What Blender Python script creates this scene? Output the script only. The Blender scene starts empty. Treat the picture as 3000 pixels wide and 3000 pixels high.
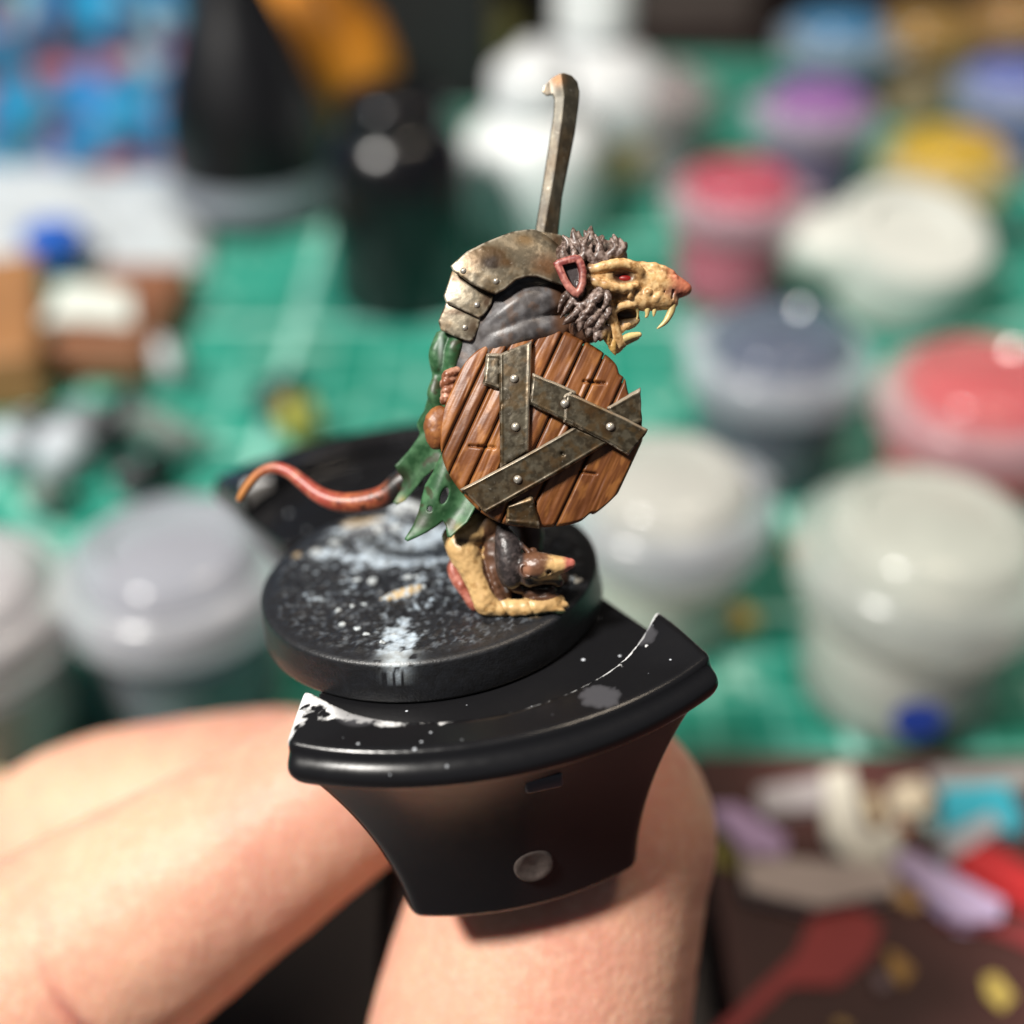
import bpy, math, random
import numpy as np
from mathutils import Vector, Matrix

# ------------------------------------------------------------------ camera, world, lights
sc = bpy.context.scene
F = 2276.0                      # focal length in modelling units; one unit is 1/25.9 mm
U = 0.001 / 25.9                # metres per unit
PITCH = math.radians(37.0)
CAM_H = 0.134
ZF = F * U
cam_d = bpy.data.cameras.new('camera'); cam = bpy.data.objects.new('camera', cam_d)
sc.collection.objects.link(cam)
cam.location = (0, 0, CAM_H); cam.rotation_euler = (math.pi / 2 - PITCH, 0, 0)
cam_d.sensor_width = 36; cam_d.sensor_fit = 'HORIZONTAL'; cam_d.lens = 18 * F / 966.0
cam_d.clip_start = 0.002; cam_d.clip_end = 20
cam_d.dof.use_dof = True; cam_d.dof.focus_distance = ZF - 235 * U
cam_d.dof.aperture_fstop = cam_d.lens / 3.9
sc.camera = cam
CM = Matrix.Translation(cam.location) @ cam.rotation_euler.to_matrix().to_4x4()
KM = CM @ Matrix.Translation((0, 0, -ZF))           # focal-plane frame: x right, y up, z towards the viewer

world = bpy.data.worlds.new('World'); sc.world = world; world.use_nodes = True
bg = world.node_tree.nodes['Background']; bg.inputs[0].default_value = (0.80, 0.86, 1.0, 1); bg.inputs[1].default_value = 0.10

def area(name, loc, target, size, power, col):
    l = bpy.data.lights.new(name, 'AREA'); l.shape = 'DISK'; l.size = size; l.energy = power; l.color = col
    o = bpy.data.objects.new(name, l); sc.collection.objects.link(o)
    o.location = loc; o.rotation_euler = (Vector(target) - Vector(loc)).to_track_quat('-Z', 'Y').to_euler()
    return o
area('desk_lamp_light', (-0.32, -0.10, 0.60), (0.0, 0.12, 0.05), 0.11, 8.6, (1.0, 0.96, 0.90))
area('room_light', (0.22, 0.22, 0.80), (0.08, 0.22, 0.0), 0.25, 2.6, (1.0, 0.84, 0.66))

sc.view_settings.view_transform = 'Standard'; sc.view_settings.look = 'None'
sc.view_settings.exposure = 0.0; sc.view_settings.gamma = 1.0
sc.render.engine = 'CYCLES'; sc.cycles.use_denoising = True
sc.cycles.max_bounces = 8; sc.cycles.transparent_max_bounces = 12; sc.cycles.sample_clamp_indirect = 4.0
try: sc.cycles.denoiser = 'OPENIMAGEDENOISE'
except Exception: pass

# ------------------------------------------------------------------ materials
def principled(name):
    m = bpy.data.materials.new(name); m.use_nodes = True
    return m, m.node_tree, m.node_tree.nodes['Principled BSDF']
def N(nt, t, **kw):
    n = nt.nodes.new(t)
    for k, v in kw.items():
        if k in n.inputs: n.inputs[k].default_value = v
        else: setattr(n, k, v)
    return n
def mixc(nt, fac, a, b, mode='MIX'):
    n = nt.nodes.new('ShaderNodeMix'); n.data_type = 'RGBA'; n.blend_type = mode
    for sock, v in ((n.inputs[0], fac), (n.inputs[6], a), (n.inputs[7], b)):
        if isinstance(v, bpy.types.NodeSocket): nt.links.new(v, sock)
        elif isinstance(v, (int, float)): sock.default_value = v
        else: sock.default_value = (*v, 1)
    return n.outputs[2]
def ramp(nt, inp, a, b):
    n = nt.nodes.new('ShaderNodeMapRange'); n.inputs[1].default_value = a; n.inputs[2].default_value = b
    nt.links.new(inp, n.inputs[0]); return n.outputs[0]
def noise(nt, scale, detail=3, rough=0.55, vec=None, dim='3D'):
    n = N(nt, 'ShaderNodeTexNoise', Scale=scale, Detail=detail, Roughness=rough)
    if vec is None:
        tc = nt.nodes.new('ShaderNodeTexCoord'); vec = tc.outputs['Object']
    nt.links.new(vec, n.inputs['Vector']); return n.outputs['Fac']
def bump(nt, bs, h, strength=0.3, dist=0.0001):
    b = N(nt, 'ShaderNodeBump', Strength=strength, Distance=dist)
    nt.links.new(h, b.inputs['Height']); nt.links.new(b.outputs[0], bs.inputs['Normal'])

MATS = {}
def plain(name, col, rough=0.45, metal=0.0, vary=0.12, scale=60, coat=0.0, **kw):
    if name in MATS: return MATS[name]
    m, nt, bs = principled(name)
    nz = noise(nt, scale, 4)
    c2 = tuple(max(0, x * (1 - vary * 2)) for x in col)
    nt.links.new(mixc(nt, ramp(nt, nz, 0.3, 0.7), col, c2), bs.inputs['Base Color'])
    bs.inputs['Roughness'].default_value = rough; bs.inputs['Metallic'].default_value = metal
    bs.inputs['Coat Weight'].default_value = coat
    for k, v in kw.items(): bs.inputs[k.replace('_', ' ')].default_value = v
    MATS[name] = m; return m

def painted(name, rough=0.38, vary=0.25, scale=900, coat=0.0, bmp=0.25, bscale=2500, metal=0.0, spec=0.5):
    """brush-painted plastic: colour from the paint laid on the model (vertex paint) plus brush mottling"""
    m, nt, bs = principled(name)
    at = N(nt, 'ShaderNodeAttribute', attribute_name='paint')
    nz = noise(nt, scale, 4)
    dk = mixc(nt, 1.0, at.outputs['Color'], (1 - vary, 1 - vary * 1.15, 1 - vary * 1.3), 'MULTIPLY')
    nt.links.new(mixc(nt, ramp(nt, nz, 0.35, 0.65), at.outputs['Color'], dk), bs.inputs['Base Color'])
    bs.inputs['Roughness'].default_value = rough; bs.inputs['Coat Weight'].default_value = coat
    bs.inputs['Metallic'].default_value = metal; bs.inputs['Specular IOR Level'].default_value = spec
    bump(nt, bs, noise(nt, bscale, 4), bmp, 0.00006)
    return m
M_PAINT = painted('painted_plastic', rough=0.40, vary=0.30)
M_WOOD = painted('painted_wood', rough=0.44, vary=0.25, scale=520, bmp=0.35, bscale=1900)
M_CLOTH = painted('painted_cloth', rough=0.46, vary=0.25, scale=420)
M_GRIT = painted('gritty_base', rough=0.40, vary=0.3, scale=1800, bmp=0.6, bscale=5200, spec=.45)

def metal_mat():
    m, nt, bs = principled('worn_painted_metal')
    at = N(nt, 'ShaderNodeAttribute', attribute_name='paint')
    n1 = noise(nt, 330, 5, 0.65); n2 = noise(nt, 2400, 4, 0.7); n3 = noise(nt, 11000, 2)
    br = mixc(nt, 1.0, at.outputs['Color'], (0.72, 0.50, 0.26), 'MULTIPLY'); li = mixc(nt, 1.0, at.outputs['Color'], (1.0, 0.95, 0.85), 'ADD')
    c = mixc(nt, ramp(nt, n1, 0.47, 0.68), at.outputs['Color'], br)
    c = mixc(nt, ramp(nt, n2, 0.62, 1.6), c, li)
    nt.links.new(c, bs.inputs['Base Color'])
    bs.inputs['Metallic'].default_value = 0.5
    rr = N(nt, 'ShaderNodeMapRange'); rr.inputs[3].default_value = 0.30; rr.inputs[4].default_value = 0.50
    nt.links.new(n1, rr.inputs[0]); nt.links.new(rr.outputs[0], bs.inputs['Roughness'])
    bump(nt, bs, n2, 0.18, 0.00005)
    return m
M_METAL = metal_mat()

def skin_mat():
    m, nt, bs = principled('skin')
    n1 = noise(nt, 55, 3); n2 = noise(nt, 900, 4, 0.6)
    c = mixc(nt, ramp(nt, n1, 0.35, 0.68), (0.66, 0.385, 0.265), (0.61, 0.30, 0.215))
    c = mixc(nt, ramp(nt, n2, 0.45, 0.8), c, (0.69, 0.43, 0.31))
    at = N(nt, 'ShaderNodeAttribute', attribute_name='paint')
    c = mixc(nt, 1.0, c, at.outputs['Color'], 'MULTIPLY')
    nt.links.new(c, bs.inputs['Base Color'])
    bs.inputs['Roughness'].default_value = 0.5; bs.inputs['Specular IOR Level'].default_value = 0.3
    bs.inputs['Subsurface Weight'].default_value = 0.6
    bs.inputs['Subsurface Radius'].default_value = (1.0, 0.30, 0.14)
    bs.inputs['Subsurface Scale'].default_value = 0.0015
    tc = nt.nodes.new('ShaderNodeTexCoord')
    v = N(nt, 'ShaderNodeTexVoronoi', Scale=1500.0); nt.links.new(tc.outputs['Object'], v.inputs['Vector'])
    mp = N(nt, 'ShaderNodeMapping'); mp.inputs[2].default_value = (0, 0, -.53); mp.inputs[3].default_value = (1.0, .18, .4)
    nt.links.new(tc.outputs['Object'], mp.inputs[0]); wr = noise(nt, 900, 3, .6, vec=mp.outputs[0])
    sm = N(nt, 'ShaderNodeMath', operation='MULTIPLY_ADD'); sm.inputs[1].default_value = 1.6; nt.links.new(wr, sm.inputs[0]); nt.links.new(v.outputs['Distance'], sm.inputs[2])
    bump(nt, bs, sm.outputs[0], 0.4, 0.00013)
    return m
M_SKIN = skin_mat()

def handle_mat():
    m, nt, bs = principled('black_handle_plastic')
    at = N(nt, 'ShaderNodeAttribute', attribute_name='paint')
    n1 = noise(nt, 900, 4, 0.6)
    sep = nt.nodes.new('ShaderNodeSeparateColor'); nt.links.new(at.outputs['Color'], sep.inputs[0])
    wear = N(nt, 'ShaderNodeMath', operation='MULTIPLY_ADD'); wear.inputs[1].default_value = 0.9
    nt.links.new(n1, wear.inputs[0]); nt.links.new(sep.outputs[0], wear.inputs[2])
    w = ramp(nt, wear.outputs[0], 0.88, 1.06)
    c = mixc(nt, w, (0.0075, 0.0075, 0.0085), (0.66, 0.67, 0.68))
    g = ramp(nt, sep.outputs[1], 0.3, 0.8)
    c = mixc(nt, g, c, (0.085, 0.085, 0.095))
    tc = nt.nodes.new('ShaderNodeTexCoord')
    v = N(nt, 'ShaderNodeTexVoronoi', Scale=820.0, Randomness=1.0); nt.links.new(tc.outputs['Object'], v.inputs['Vector'])
    n3 = noise(nt, 230, 2)
    sp = N(nt, 'ShaderNodeMath', operation='MULTIPLY_ADD'); sp.inputs[1].default_value = 0.55
    nt.links.new(n3, sp.inputs[0]); nt.links.new(v.outputs['Distance'], sp.inputs[2])
    speck = N(nt, 'ShaderNodeMapRange'); speck.inputs[1].default_value = 0.33; speck.inputs[2].default_value = 0.26
    nt.links.new(sp.outputs[0], speck.inputs[0])
    spm = N(nt, 'ShaderNodeMath', operation='MULTIPLY'); nt.links.new(speck.outputs[0], spm.inputs[0]); nt.links.new(sep.outputs[2], spm.inputs[1])
    c = mixc(nt, spm.outputs[0], c, (0.62, 0.66, 0.72))
    nt.links.new(c, bs.inputs['Base Color'])
    r = N(nt, 'ShaderNodeMapRange'); r.inputs[3].default_value = 0.15; r.inputs[4].default_value = 0.31
    nt.links.new(n1, r.inputs[0]); nt.links.new(r.outputs[0], bs.inputs['Roughness'])
    bump(nt, bs, n1, 0.05, 0.00006)
    return m
M_HANDLE = handle_mat()

# ------------------------------------------------------------------ numpy geometry helpers
def hash3(ix, iy, iz, seed):
    h = (ix.astype(np.int64) * 374761393 + iy.astype(np.int64) * 668265263 + iz.astype(np.int64) * 2147483647 + seed * 974711) & 0xFFFFFFFF
    h = ((h ^ (h >> 13)) * 1274126177) & 0xFFFFFFFF
    return ((h ^ (h >> 16)) & 0xFFFF) / 65535.0
def vnoise(x, y, z=0.0, seed=0):
    z = np.zeros_like(x) + z
    ix, iy, iz = np.floor(x), np.floor(y), np.floor(z)
    fx, fy, fz = x - ix, y - iy, z - iz
    fx, fy, fz = [t * t * (3 - 2 * t) for t in (fx, fy, fz)]
    r = 0
    for a in (0, 1):
        for b in (0, 1):
            for c in (0, 1):
                w = (fx if a else 1 - fx) * (fy if b else 1 - fy) * (fz if c else 1 - fz)
                r = r + w * hash3(ix + a, iy + b, iz + c, seed)
    return r
def fbm(x, y, z=0.0, seed=0, o=3):
    r, a, t = 0, 1.0, 0
    for i in range(o):
        ca, sa = math.cos(.6 + 1.3 * i), math.sin(.6 + 1.3 * i); k = 1.93 ** i
        r = r + a * vnoise((x * ca - y * sa) * k, (x * sa + y * ca) * k, z * k if not np.isscalar(z) or z else 0.0, seed + i * 17); t += a; a *= 0.55
    return r / t
def sstep(a, b, x):
    t = np.clip((x - a) / (b - a), 0, 1); return t * t * (3 - 2 * t)
def smin(a, b, k):
    h = np.clip(0.5 + 0.5 * (b - a) / k, 0, 1); return b + (a - b) * h - k * h * (1 - h)
def smax(a, b, k): return -smin(-a, -b, k)
def sph(x, y, z, c, r): return np.sqrt((x - c[0]) ** 2 + (y - c[1]) ** 2 + (z - c[2]) ** 2) - r
def ell(x, y, z, c, r, rot=0.0):
    dx, dy, dz = x - c[0], y - c[1], z - c[2]
    if rot:
        ca, sa = math.cos(rot), math.sin(rot); dx, dy = dx * ca + dy * sa, -dx * sa + dy * ca
    k0 = np.sqrt((dx / r[0]) ** 2 + (dy / r[1]) ** 2 + (dz / r[2]) ** 2)
    k1 = np.sqrt((dx / r[0] ** 2) ** 2 + (dy / r[1] ** 2) ** 2 + (dz / r[2] ** 2) ** 2) + 1e-9
    return k0 * (k0 - 1) / k1
def cone(x, y, z, a, b, ra, rb):
    ab = np.subtract(b, a).astype(float); L = float(ab @ ab) + 1e-9
    h = np.clip(((x - a[0]) * ab[0] + (y - a[1]) * ab[1] + (z - a[2]) * ab[2]) / L, 0, 1)
    return np.sqrt((x - a[0] - ab[0] * h) ** 2 + (y - a[1] - ab[1] * h) ** 2 + (z - a[2] - ab[2] * h) ** 2) - (ra + (rb - ra) * h)
def catmull(pts, n):
    p = np.array(pts, float); p = np.vstack([2 * p[0] - p[1], p, 2 * p[-1] - p[-2]]); out = []
    for i in range(1, len(p) - 2):
        for t in np.linspace(0, 1, n, endpoint=False):
            a, b, c, d = p[i - 1], p[i], p[i + 1], p[i + 2]
            out.append(0.5 * ((2 * b) + (c - a) * t + (2 * a - 5 * b + 4 * c - d) * t * t + (3 * b - a - 3 * c + d) * t ** 3))
    out.append(p[-2]); return np.array(out)
def chain(x, y, z, pts, k=4.0, n=1):
    """pts: (x,y,z,r)"""
    P = catmull(pts, n) if n > 1 else np.array(pts, float)
    f = None
    for a, b in zip(P[:-1], P[1:]):
        g = cone(x, y, z, a[:3], b[:3], a[3], b[3]); f = g if f is None else smin(f, g, k)
    return f
def poly2(x, y, pts):
    d = np.full_like(x, 1e18); s = np.ones_like(x); n = len(pts)
    for i in range(n):
        ax, ay = pts[i]; bx, by = pts[i - 1]
        ex, ey = bx - ax, by - ay; wx, wy = x - ax, y - ay
        t = np.clip((wx * ex + wy * ey) / (ex * ex + ey * ey + 1e-9), 0, 1)
        d = np.minimum(d, (wx - ex * t) ** 2 + (wy - ey * t) ** 2)
        c1 = y >= ay; c2 = y < by; c3 = ex * wy > ey * wx
        s = np.where((c1 & c2 & c3) | (~c1 & ~c2 & ~c3), -s, s)
    return s * np.sqrt(d)
def sheet(x, y, z, poly, D, t, k=4.0):
    return smax(np.abs(z - D) - t, poly2(x, y, poly), k)

def surface_nets(f, lo, hi, res, pad=3.0):
    n = [max(4, int(math.ceil((hi[i] - lo[i]) / res)) + 1) for i in range(3)]
    ax = [lo[i] + res * np.arange(n[i]) for i in range(3)]
    X, Y, Z = np.meshgrid(*ax, indexing='ij')
    X, Y, Z = X.ravel(), Y.ravel(), Z.ravel()
    st = 4; cn = [(m + st - 1) // st for m in n]
    ca = [lo[i] + res * (st * np.arange(cn[i]) + (st - 1) / 2) for i in range(3)]
    CX, CY, CZ = np.meshgrid(*ca, indexing='ij')
    cv = np.asarray(f(CX.ravel(), CY.ravel(), CZ.ravel())).reshape(cn)
    cv = np.repeat(np.repeat(np.repeat(cv, st, 0), st, 1), st, 2)[:n[0], :n[1], :n[2]].ravel()
    near = np.abs(cv) < res * st * 1.9 + pad
    V = cv.copy(); V[near] = f(X[near], Y[near], Z[near]); V = V.reshape(n)
    for a in range(3):
        s = [slice(None)] * 3; s[a] = 0; V[tuple(s)] = np.maximum(V[tuple(s)], res * .3); s[a] = -1; V[tuple(s)] = np.maximum(V[tuple(s)], res * .3)
    ins = V < 0
    cs = [V[i:n[0] - 1 + i, j:n[1] - 1 + j, k:n[2] - 1 + k] for i in (0, 1) for j in (0, 1) for k in (0, 1)]
    cnt = sum((c < 0).astype(np.int8) for c in cs)
    act = (cnt > 0) & (cnt < 8)
    idx = np.full(act.shape, -1, np.int64); idx[act] = np.arange(act.sum())
    cells = np.argwhere(act)
    vals = np.stack([c[act] for c in cs], 1)
    off = np.array([(i, j, k) for i in (0, 1) for j in (0, 1) for k in (0, 1)], float)
    acc = np.zeros((len(cells), 3)); w = np.zeros(len(cells))
    for a in range(8):
        for b in range(a + 1, 8):
            if abs(off[a] - off[b]).sum() != 1: continue
            va, vb = vals[:, a], vals[:, b]; m = (va < 0) != (vb < 0)
            t = va[m] / (va[m] - vb[m])
            acc[m] += off[a] + (off[b] - off[a]) * t[:, None]; w[m] += 1
    P = (cells + acc / w[:, None]) * res + np.array(lo)
    quads = []
    for a in range(3):
        b, c = (a + 1) % 3, (a + 2) % 3
        s0 = [slice(None)] * 3; s1 = [slice(None)] * 3; s0[a] = slice(0, n[a] - 1); s1[a] = slice(1, n[a])
        ch = ins[tuple(s0)] != ins[tuple(s1)]
        e = np.argwhere(ch)
        e = e[(e[:, b] > 0) & (e[:, c] > 0) & (e[:, b] < n[b] - 1) & (e[:, c] < n[c] - 1)]
        db = np.zeros(3, int); db[b] = 1; dc = np.zeros(3, int); dc[c] = 1
        q = np.stack([idx[tuple((e - o).T)] for o in (db + dc, dc, 0 * db, db)], 1)
        flip = ins[tuple(e.T)]
        q[~flip] = q[~flip][:, ::-1]
        quads.append(q)
    Q = np.vstack(quads); Q = Q[(Q >= 0).all(1)]
    for _ in range(1):                        # settle the vertices onto the surface
        h = res * 0.2; x, y, z = P.T
        v = f(x, y, z); g = np.stack([f(x + h, y, z) - v, f(x, y + h, z) - v, f(x, y, z + h) - v], 1) / h
        st = -(v[:, None] * g) / np.maximum((g * g).sum(1), 0.2)[:, None]
        P = P + np.clip(st, -res * .5, res * .5)
    return P, Q

def link(o, parent=None):
    sc.collection.objects.link(o); o.parent = parent; return o
def tag(o, label, cat=None, group=None, kind=None):
    if label: o['label'] = label
    if cat: o['category'] = cat
    if group: o['group'] = group
    if kind: o['kind'] = kind
    return o
def mesh_obj(name, V, faces, mat, parent=None, col=None, smooth=True, fix=True):
    V = np.asarray(V, float)
    if fix and len(faces):
        fa = faces if not isinstance(faces, np.ndarray) else faces.tolist()
        vol = 0.0
        A = np.array([[q[0], q[i], q[i + 1]] for q in fa for i in range(1, len(q) - 1)])
        c = V.mean(0); vol = np.einsum('ij,ij->', V[A[:, 0]] - c, np.cross(V[A[:, 1]] - c, V[A[:, 2]] - c))
        faces = [list(q)[::-1] for q in fa] if vol < 0 else fa
    me = bpy.data.meshes.new(name); me.from_pydata(V.tolist(), [], faces if isinstance(faces, list) else faces.tolist())
    if smooth: me.polygons.foreach_set('use_smooth', np.ones(len(me.polygons), bool))
    if col is not None:
        c = np.ones((len(V), 4)); c[:, :3] = np.clip(col, 0, 1)
        at = me.attributes.new('paint', 'FLOAT_COLOR', 'POINT'); at.data.foreach_set('color', c.ravel())
    me.materials.append(mat); me.update()
    return link(bpy.data.objects.new(name, me), parent)

ORG = {}                                   # root -> origin in unit coordinates
def root_at(name, k, label, cat, group=None):
    o = bpy.data.objects.new(name, None); link(o); o.empty_display_size = 0.005
    o.matrix_world = KM @ Matrix.Translation(Vector(k) * U); ORG[o.name] = np.array(k, float)
    return tag(o, label, cat, group)
def to_k(P, d0):
    """picture-plane coordinates (x, y down, z forward) at depth offset d0 -> focal frame units (uniform scale)"""
    s = 1 - d0 / F
    return np.stack([(P[:, 0] - 966) * s, (966 - P[:, 1]) * s, d0 + P[:, 2] * s], 1)
def rootorg(p):
    while p.parent: p = p.parent
    return ORG[p.name]
def sculpt(name, f, box, d0, res, mat, parent, colf):
    """box = x0,y0,z0,x1,y1,z1"""
    P, Q = surface_nets(f, box[:3], box[3:], res)
    col = colf(P) if callable(colf) else np.tile(colf, (len(P), 1))
    K = (to_k(P, d0) - rootorg(parent)) * U
    return mesh_obj(name, K, Q, mat, parent, col)
def slab(name, nu, nv, fn, thick, d0, mat, parent, colf):
    """closed lattice solid: fn(U,V)->x,y,ztop arrays; flat back thick below"""
    u, v = np.meshgrid(np.linspace(0, 1, nu), np.linspace(0, 1, nv), indexing='ij')
    x, y, z = fn(u, v); zb = z - thick if np.isscalar(thick) else thick(u, v, z)
    T = np.stack([x.ravel(), y.ravel(), z.ravel()], 1); B = np.stack([x.ravel(), y.ravel(), zb.ravel()], 1)
    P = np.vstack([T, B]); n = nu * nv; I = np.arange(n).reshape(nu, nv)
    q = np.stack([I[:-1, :-1], I[1:, :-1], I[1:, 1:], I[:-1, 1:]], -1).reshape(-1, 4)
    fs = [q, q[:, ::-1] + n]
    rim = np.concatenate([I[:, 0], I[-1, 1:], I[-2::-1, -1], I[0, -2:0:-1]])
    r2 = np.roll(rim, -1); fs.append(np.stack([r2, rim, rim + n, r2 + n], 1))
    col = colf(P, np.concatenate([u.ravel(), u.ravel()]), np.concatenate([v.ravel(), v.ravel()])) if callable(colf) else np.tile(colf, (len(P), 1))
    K = (to_k(P, d0) - rootorg(parent)) * U
    return mesh_obj(name, K, np.vstack(fs), mat, parent, col)

def c1(x, y): return (772.8 + .3 * x, 386.4 + .3 * y)
def c2(x, y): return (772.8 + .26667 * x, 579.6 + .26667 * y)
def c3(x, y): return (386.4 + .3 * x, 740.6 + .3 * y)
def c4(x, y): return (740.6 + .23333 * x, 933.8 + .23333 * y)
def lerp3(a, b, t): return np.asarray(a) + (np.asarray(b) - np.asarray(a)) * t[:, None]

# base-plane frame of the figurine base and its holder (units, focal frame)
EU = np.array((0.9938, 0.1115, 0.0)); EN = np.array((-0.0998, 0.8894, 0.4462)); EW = np.cross(EU, EN)
B0 = np.array((808 - 966.0, 966 - 1095.0, 0.0))
def base_k(u, w, h): return B0 + np.multiply.outer(u, EU) + np.multiply.outer(w, EW) + np.multiply.outer(h, EN)

# ------------------------------------------------------------------ table, mat and the clutter behind
def ray_at(px, py, h):
    d = CM.to_3x3() @ Vector(((px - 966) / F, (966 - py) / F, -1))
    t = (h - CAM_H) / d.z
    p = Vector(cam.location) + d * t
    return Vector((p.x, p.y, h))
def box_mesh(name, lo, hi, mat, parent=None, bev=0.0):
    x0, y0, z0 = lo; x1, y1, z1 = hi
    V = [(x, y, z) for z in (z0, z1) for x, y in ((x0, y0), (x1, y0), (x1, y1), (x0, y1))]
    Fc = [(0, 3, 2, 1), (4, 5, 6, 7), (0, 1, 5, 4), (1, 2, 6, 5), (2, 3, 7, 6), (3, 0, 4, 7)]
    o = mesh_obj(name, V, Fc, mat, parent, smooth=False)
    if bev:
        b = o.modifiers.new('bevel', 'BEVEL'); b.width = bev; b.segments = 3
    return o
def lathe(name, prof, mat, parent=None, seg=40, col=None, close=False):
    V, Fc = [], []
    for r, h in prof:
        for i in range(seg):
            a = 2 * math.pi * i / seg; V.append((max(r, 1e-6) * math.cos(a), max(r, 1e-6) * math.sin(a), h))
    n = len(prof)
    for j in range(n - 1):
        for i in range(seg):
            k = (i + 1) % seg; Fc.append([j * seg + i, j * seg + k, (j + 1) * seg + k, (j + 1) * seg + i])
    Fc.append(list(range(seg))[::-1]); Fc.append([(n - 1) * seg + i for i in range(seg)])
    o = mesh_obj(name, V, Fc, mat, parent)
    e = o.modifiers.new('split', 'EDGE_SPLIT'); e.split_angle = math.radians(50)
    return o
def thing(name, loc, label, cat, rz=0, group=None):
    o = bpy.data.objects.new(name, None); link(o); o.location = loc; o.rotation_euler = (0, 0, rz); o.empty_display_size = .01
    return tag(o, label, cat, group)

def mat_mat():
    m, nt, bs = principled('cutting_mat_print')
    tc = nt.nodes.new('ShaderNodeTexCoord')
    sx = nt.nodes.new('ShaderNodeSeparateXYZ'); nt.links.new(tc.outputs['Object'], sx.inputs[0])
    def lines(step, wid):
        out = None
        for ax in (0, 1):
            a = N(nt, 'ShaderNodeMath', operation='PINGPONG'); a.inputs[1].default_value = step / 2
            nt.links.new(sx.outputs[ax], a.inputs[0])
            b = N(nt, 'ShaderNodeMath', operation='LESS_THAN'); b.inputs[1].default_value = wid
            nt.links.new(a.outputs[0], b.inputs[0])
            if out is None: out = b.outputs[0]
            else:
                c = N(nt, 'ShaderNodeMath', operation='MAXIMUM'); nt.links.new(out, c.inputs[0]); nt.links.new(b.outputs[0], c.inputs[1]); out = c.outputs[0]
        return out
    n1 = noise(nt, 14, 4); n2 = noise(nt, 60, 3)
    c = mixc(nt, ramp(nt, n1, 0.36, 0.64), (0.004, 0.150, 0.098), (0.008, 0.30, 0.215))
    c = mixc(nt, ramp(nt, n2, 0.55, 0.75), c, (0.10, 0.36, 0.29))
    c = mixc(nt, ramp(nt, noise(nt, 95, 2), 0.60, 0.70), c, (0.30, 0.50, 0.42)); c = mixc(nt, ramp(nt, noise(nt, 70, 3), 0.62, 0.72), c, (0.03, 0.07, 0.06))
    l = mixc(nt, lines(0.05, 0.0011), (0, 0, 0), (1, 1, 1)); l2 = mixc(nt, lines(0.01, 0.0006), (0, 0, 0), (.5, .5, .5))
    c = mixc(nt, l2, c, (0.16, 0.48, 0.39)); c = mixc(nt, l, c, (0.32, 0.64, 0.55))
    nt.links.new(c, bs.inputs['Base Color']); bs.inputs['Roughness'].default_value = 0.5
    bump(nt, bs, noise(nt, 1500, 2), 0.2, 0.0001)
    return m
tag(box_mesh('table', (-1.2, -0.4, -0.03), (1.2, 1.6, -0.003), plain('dark_table', (0.022, 0.012, 0.012), 0.5)), None, kind='structure')
tag(box_mesh('wall', (-1.4, 1.6, -0.03), (1.4, 1.65, 1.2), plain('dark_wall', (0.03, 0.032, 0.035), 0.8)), None, kind='structure')
tag(box_mesh('cutting_mat', (-0.34, 0.100, -0.003), (0.38, 0.46, 0.0), mat_mat(), bev=0.001), 'green cutting mat with pale grid lines covering the table', 'cutting mat')

def clear_mat(name, col, alpha=0.5, rough=0.25):
    m, nt, bs = principled(name)
    nz = noise(nt, 120, 3)
    nt.links.new(mixc(nt, ramp(nt, nz, 0.3, 0.7), col, tuple(c * .82 for c in col)), bs.inputs['Base Color'])
    bs.inputs['Roughness'].default_value = rough; bs.inputs['Alpha'].default_value = alpha
    bs.inputs['Subsurface Weight'].default_value = 0.0
    return m
def pot(px, py, dia, h, paint, rim, label, body_paint=None, alpha=0.55, group='paint pots standing on the cutting mat', name='paint_pot', cap=None, lean=0, dome=None):
    """screw-less hobby paint pot: tapered translucent body with paint inside, wide flip lid, domed centre"""
    p = ray_at(px, py, h); r = dia / 2
    t = thing(name, (p.x, p.y, 0), label, 'paint pot', random.uniform(0, 6), group)
    bp = body_paint or paint
    lathe('body', [(r * .70, 0), (r * .76, .001), (r * .80, h * .12), (r * .84, h * .60), (r * .84, h * .62)], clear_mat('pot_wall_' + label[:14], tuple(.35 + .5 * c for c in bp), .32), t)
    lathe('paint_fill', [(r * .66, .0015), (r * .72, h * .1), (r * .76, h * .45), (r * .76, h * .46)], plain('fill_' + label[:18], bp, .3), t)
    lathe('lid_rim', [(r * .90, h * .62), (r * .98, h * .64), (r, h * .66), (r, h * .80), (r * .97, h * .84), (r * .86, h * .87), (r * .80, h * .855), (r * .79, h * .86)],
          clear_mat('rim_' + label[:18], rim, .42, .18), t)
    lathe('lid_dome', [(r * .78, h * .845), (r * .74, h * .93), (r * .66, h * .975), (r * .55, h * .985), (r * .50, h * .95), (r * .30, h * .96), (r * .05, h * .965)],
          clear_mat('dome_' + label[:18], dome or tuple(.25 * a + .75 * b for a, b in zip(rim, paint)), .52, .12), t)
    lathe('paint_film', [(r * .60, h * .70), (r * .60, h * .80), (r * .45, h * .82)], plain('fill_' + label[:18], bp, .3), t)
    # flip tab at the lid's edge
    tb = box_mesh('lid_tab', (r * .9, -r * .25, h * .70), (r * 1.22, r * .25, h * .76), bpy.data.materials['rim_' + label[:18]], t, bev=0.001)
    return t
random.seed(4)
pot(1768, 965, .0375, .034, (.62, .64, .57), (.60, .64, .60), 'large frosted pot of white paint with a blue spot on its side', alpha=.8)
pot(1262, 880, .0330, .031, (.68, .67, .58), (.58, .61, .66), 'frosted white paint pot with a cream lid just behind the round base', alpha=.8)
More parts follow.
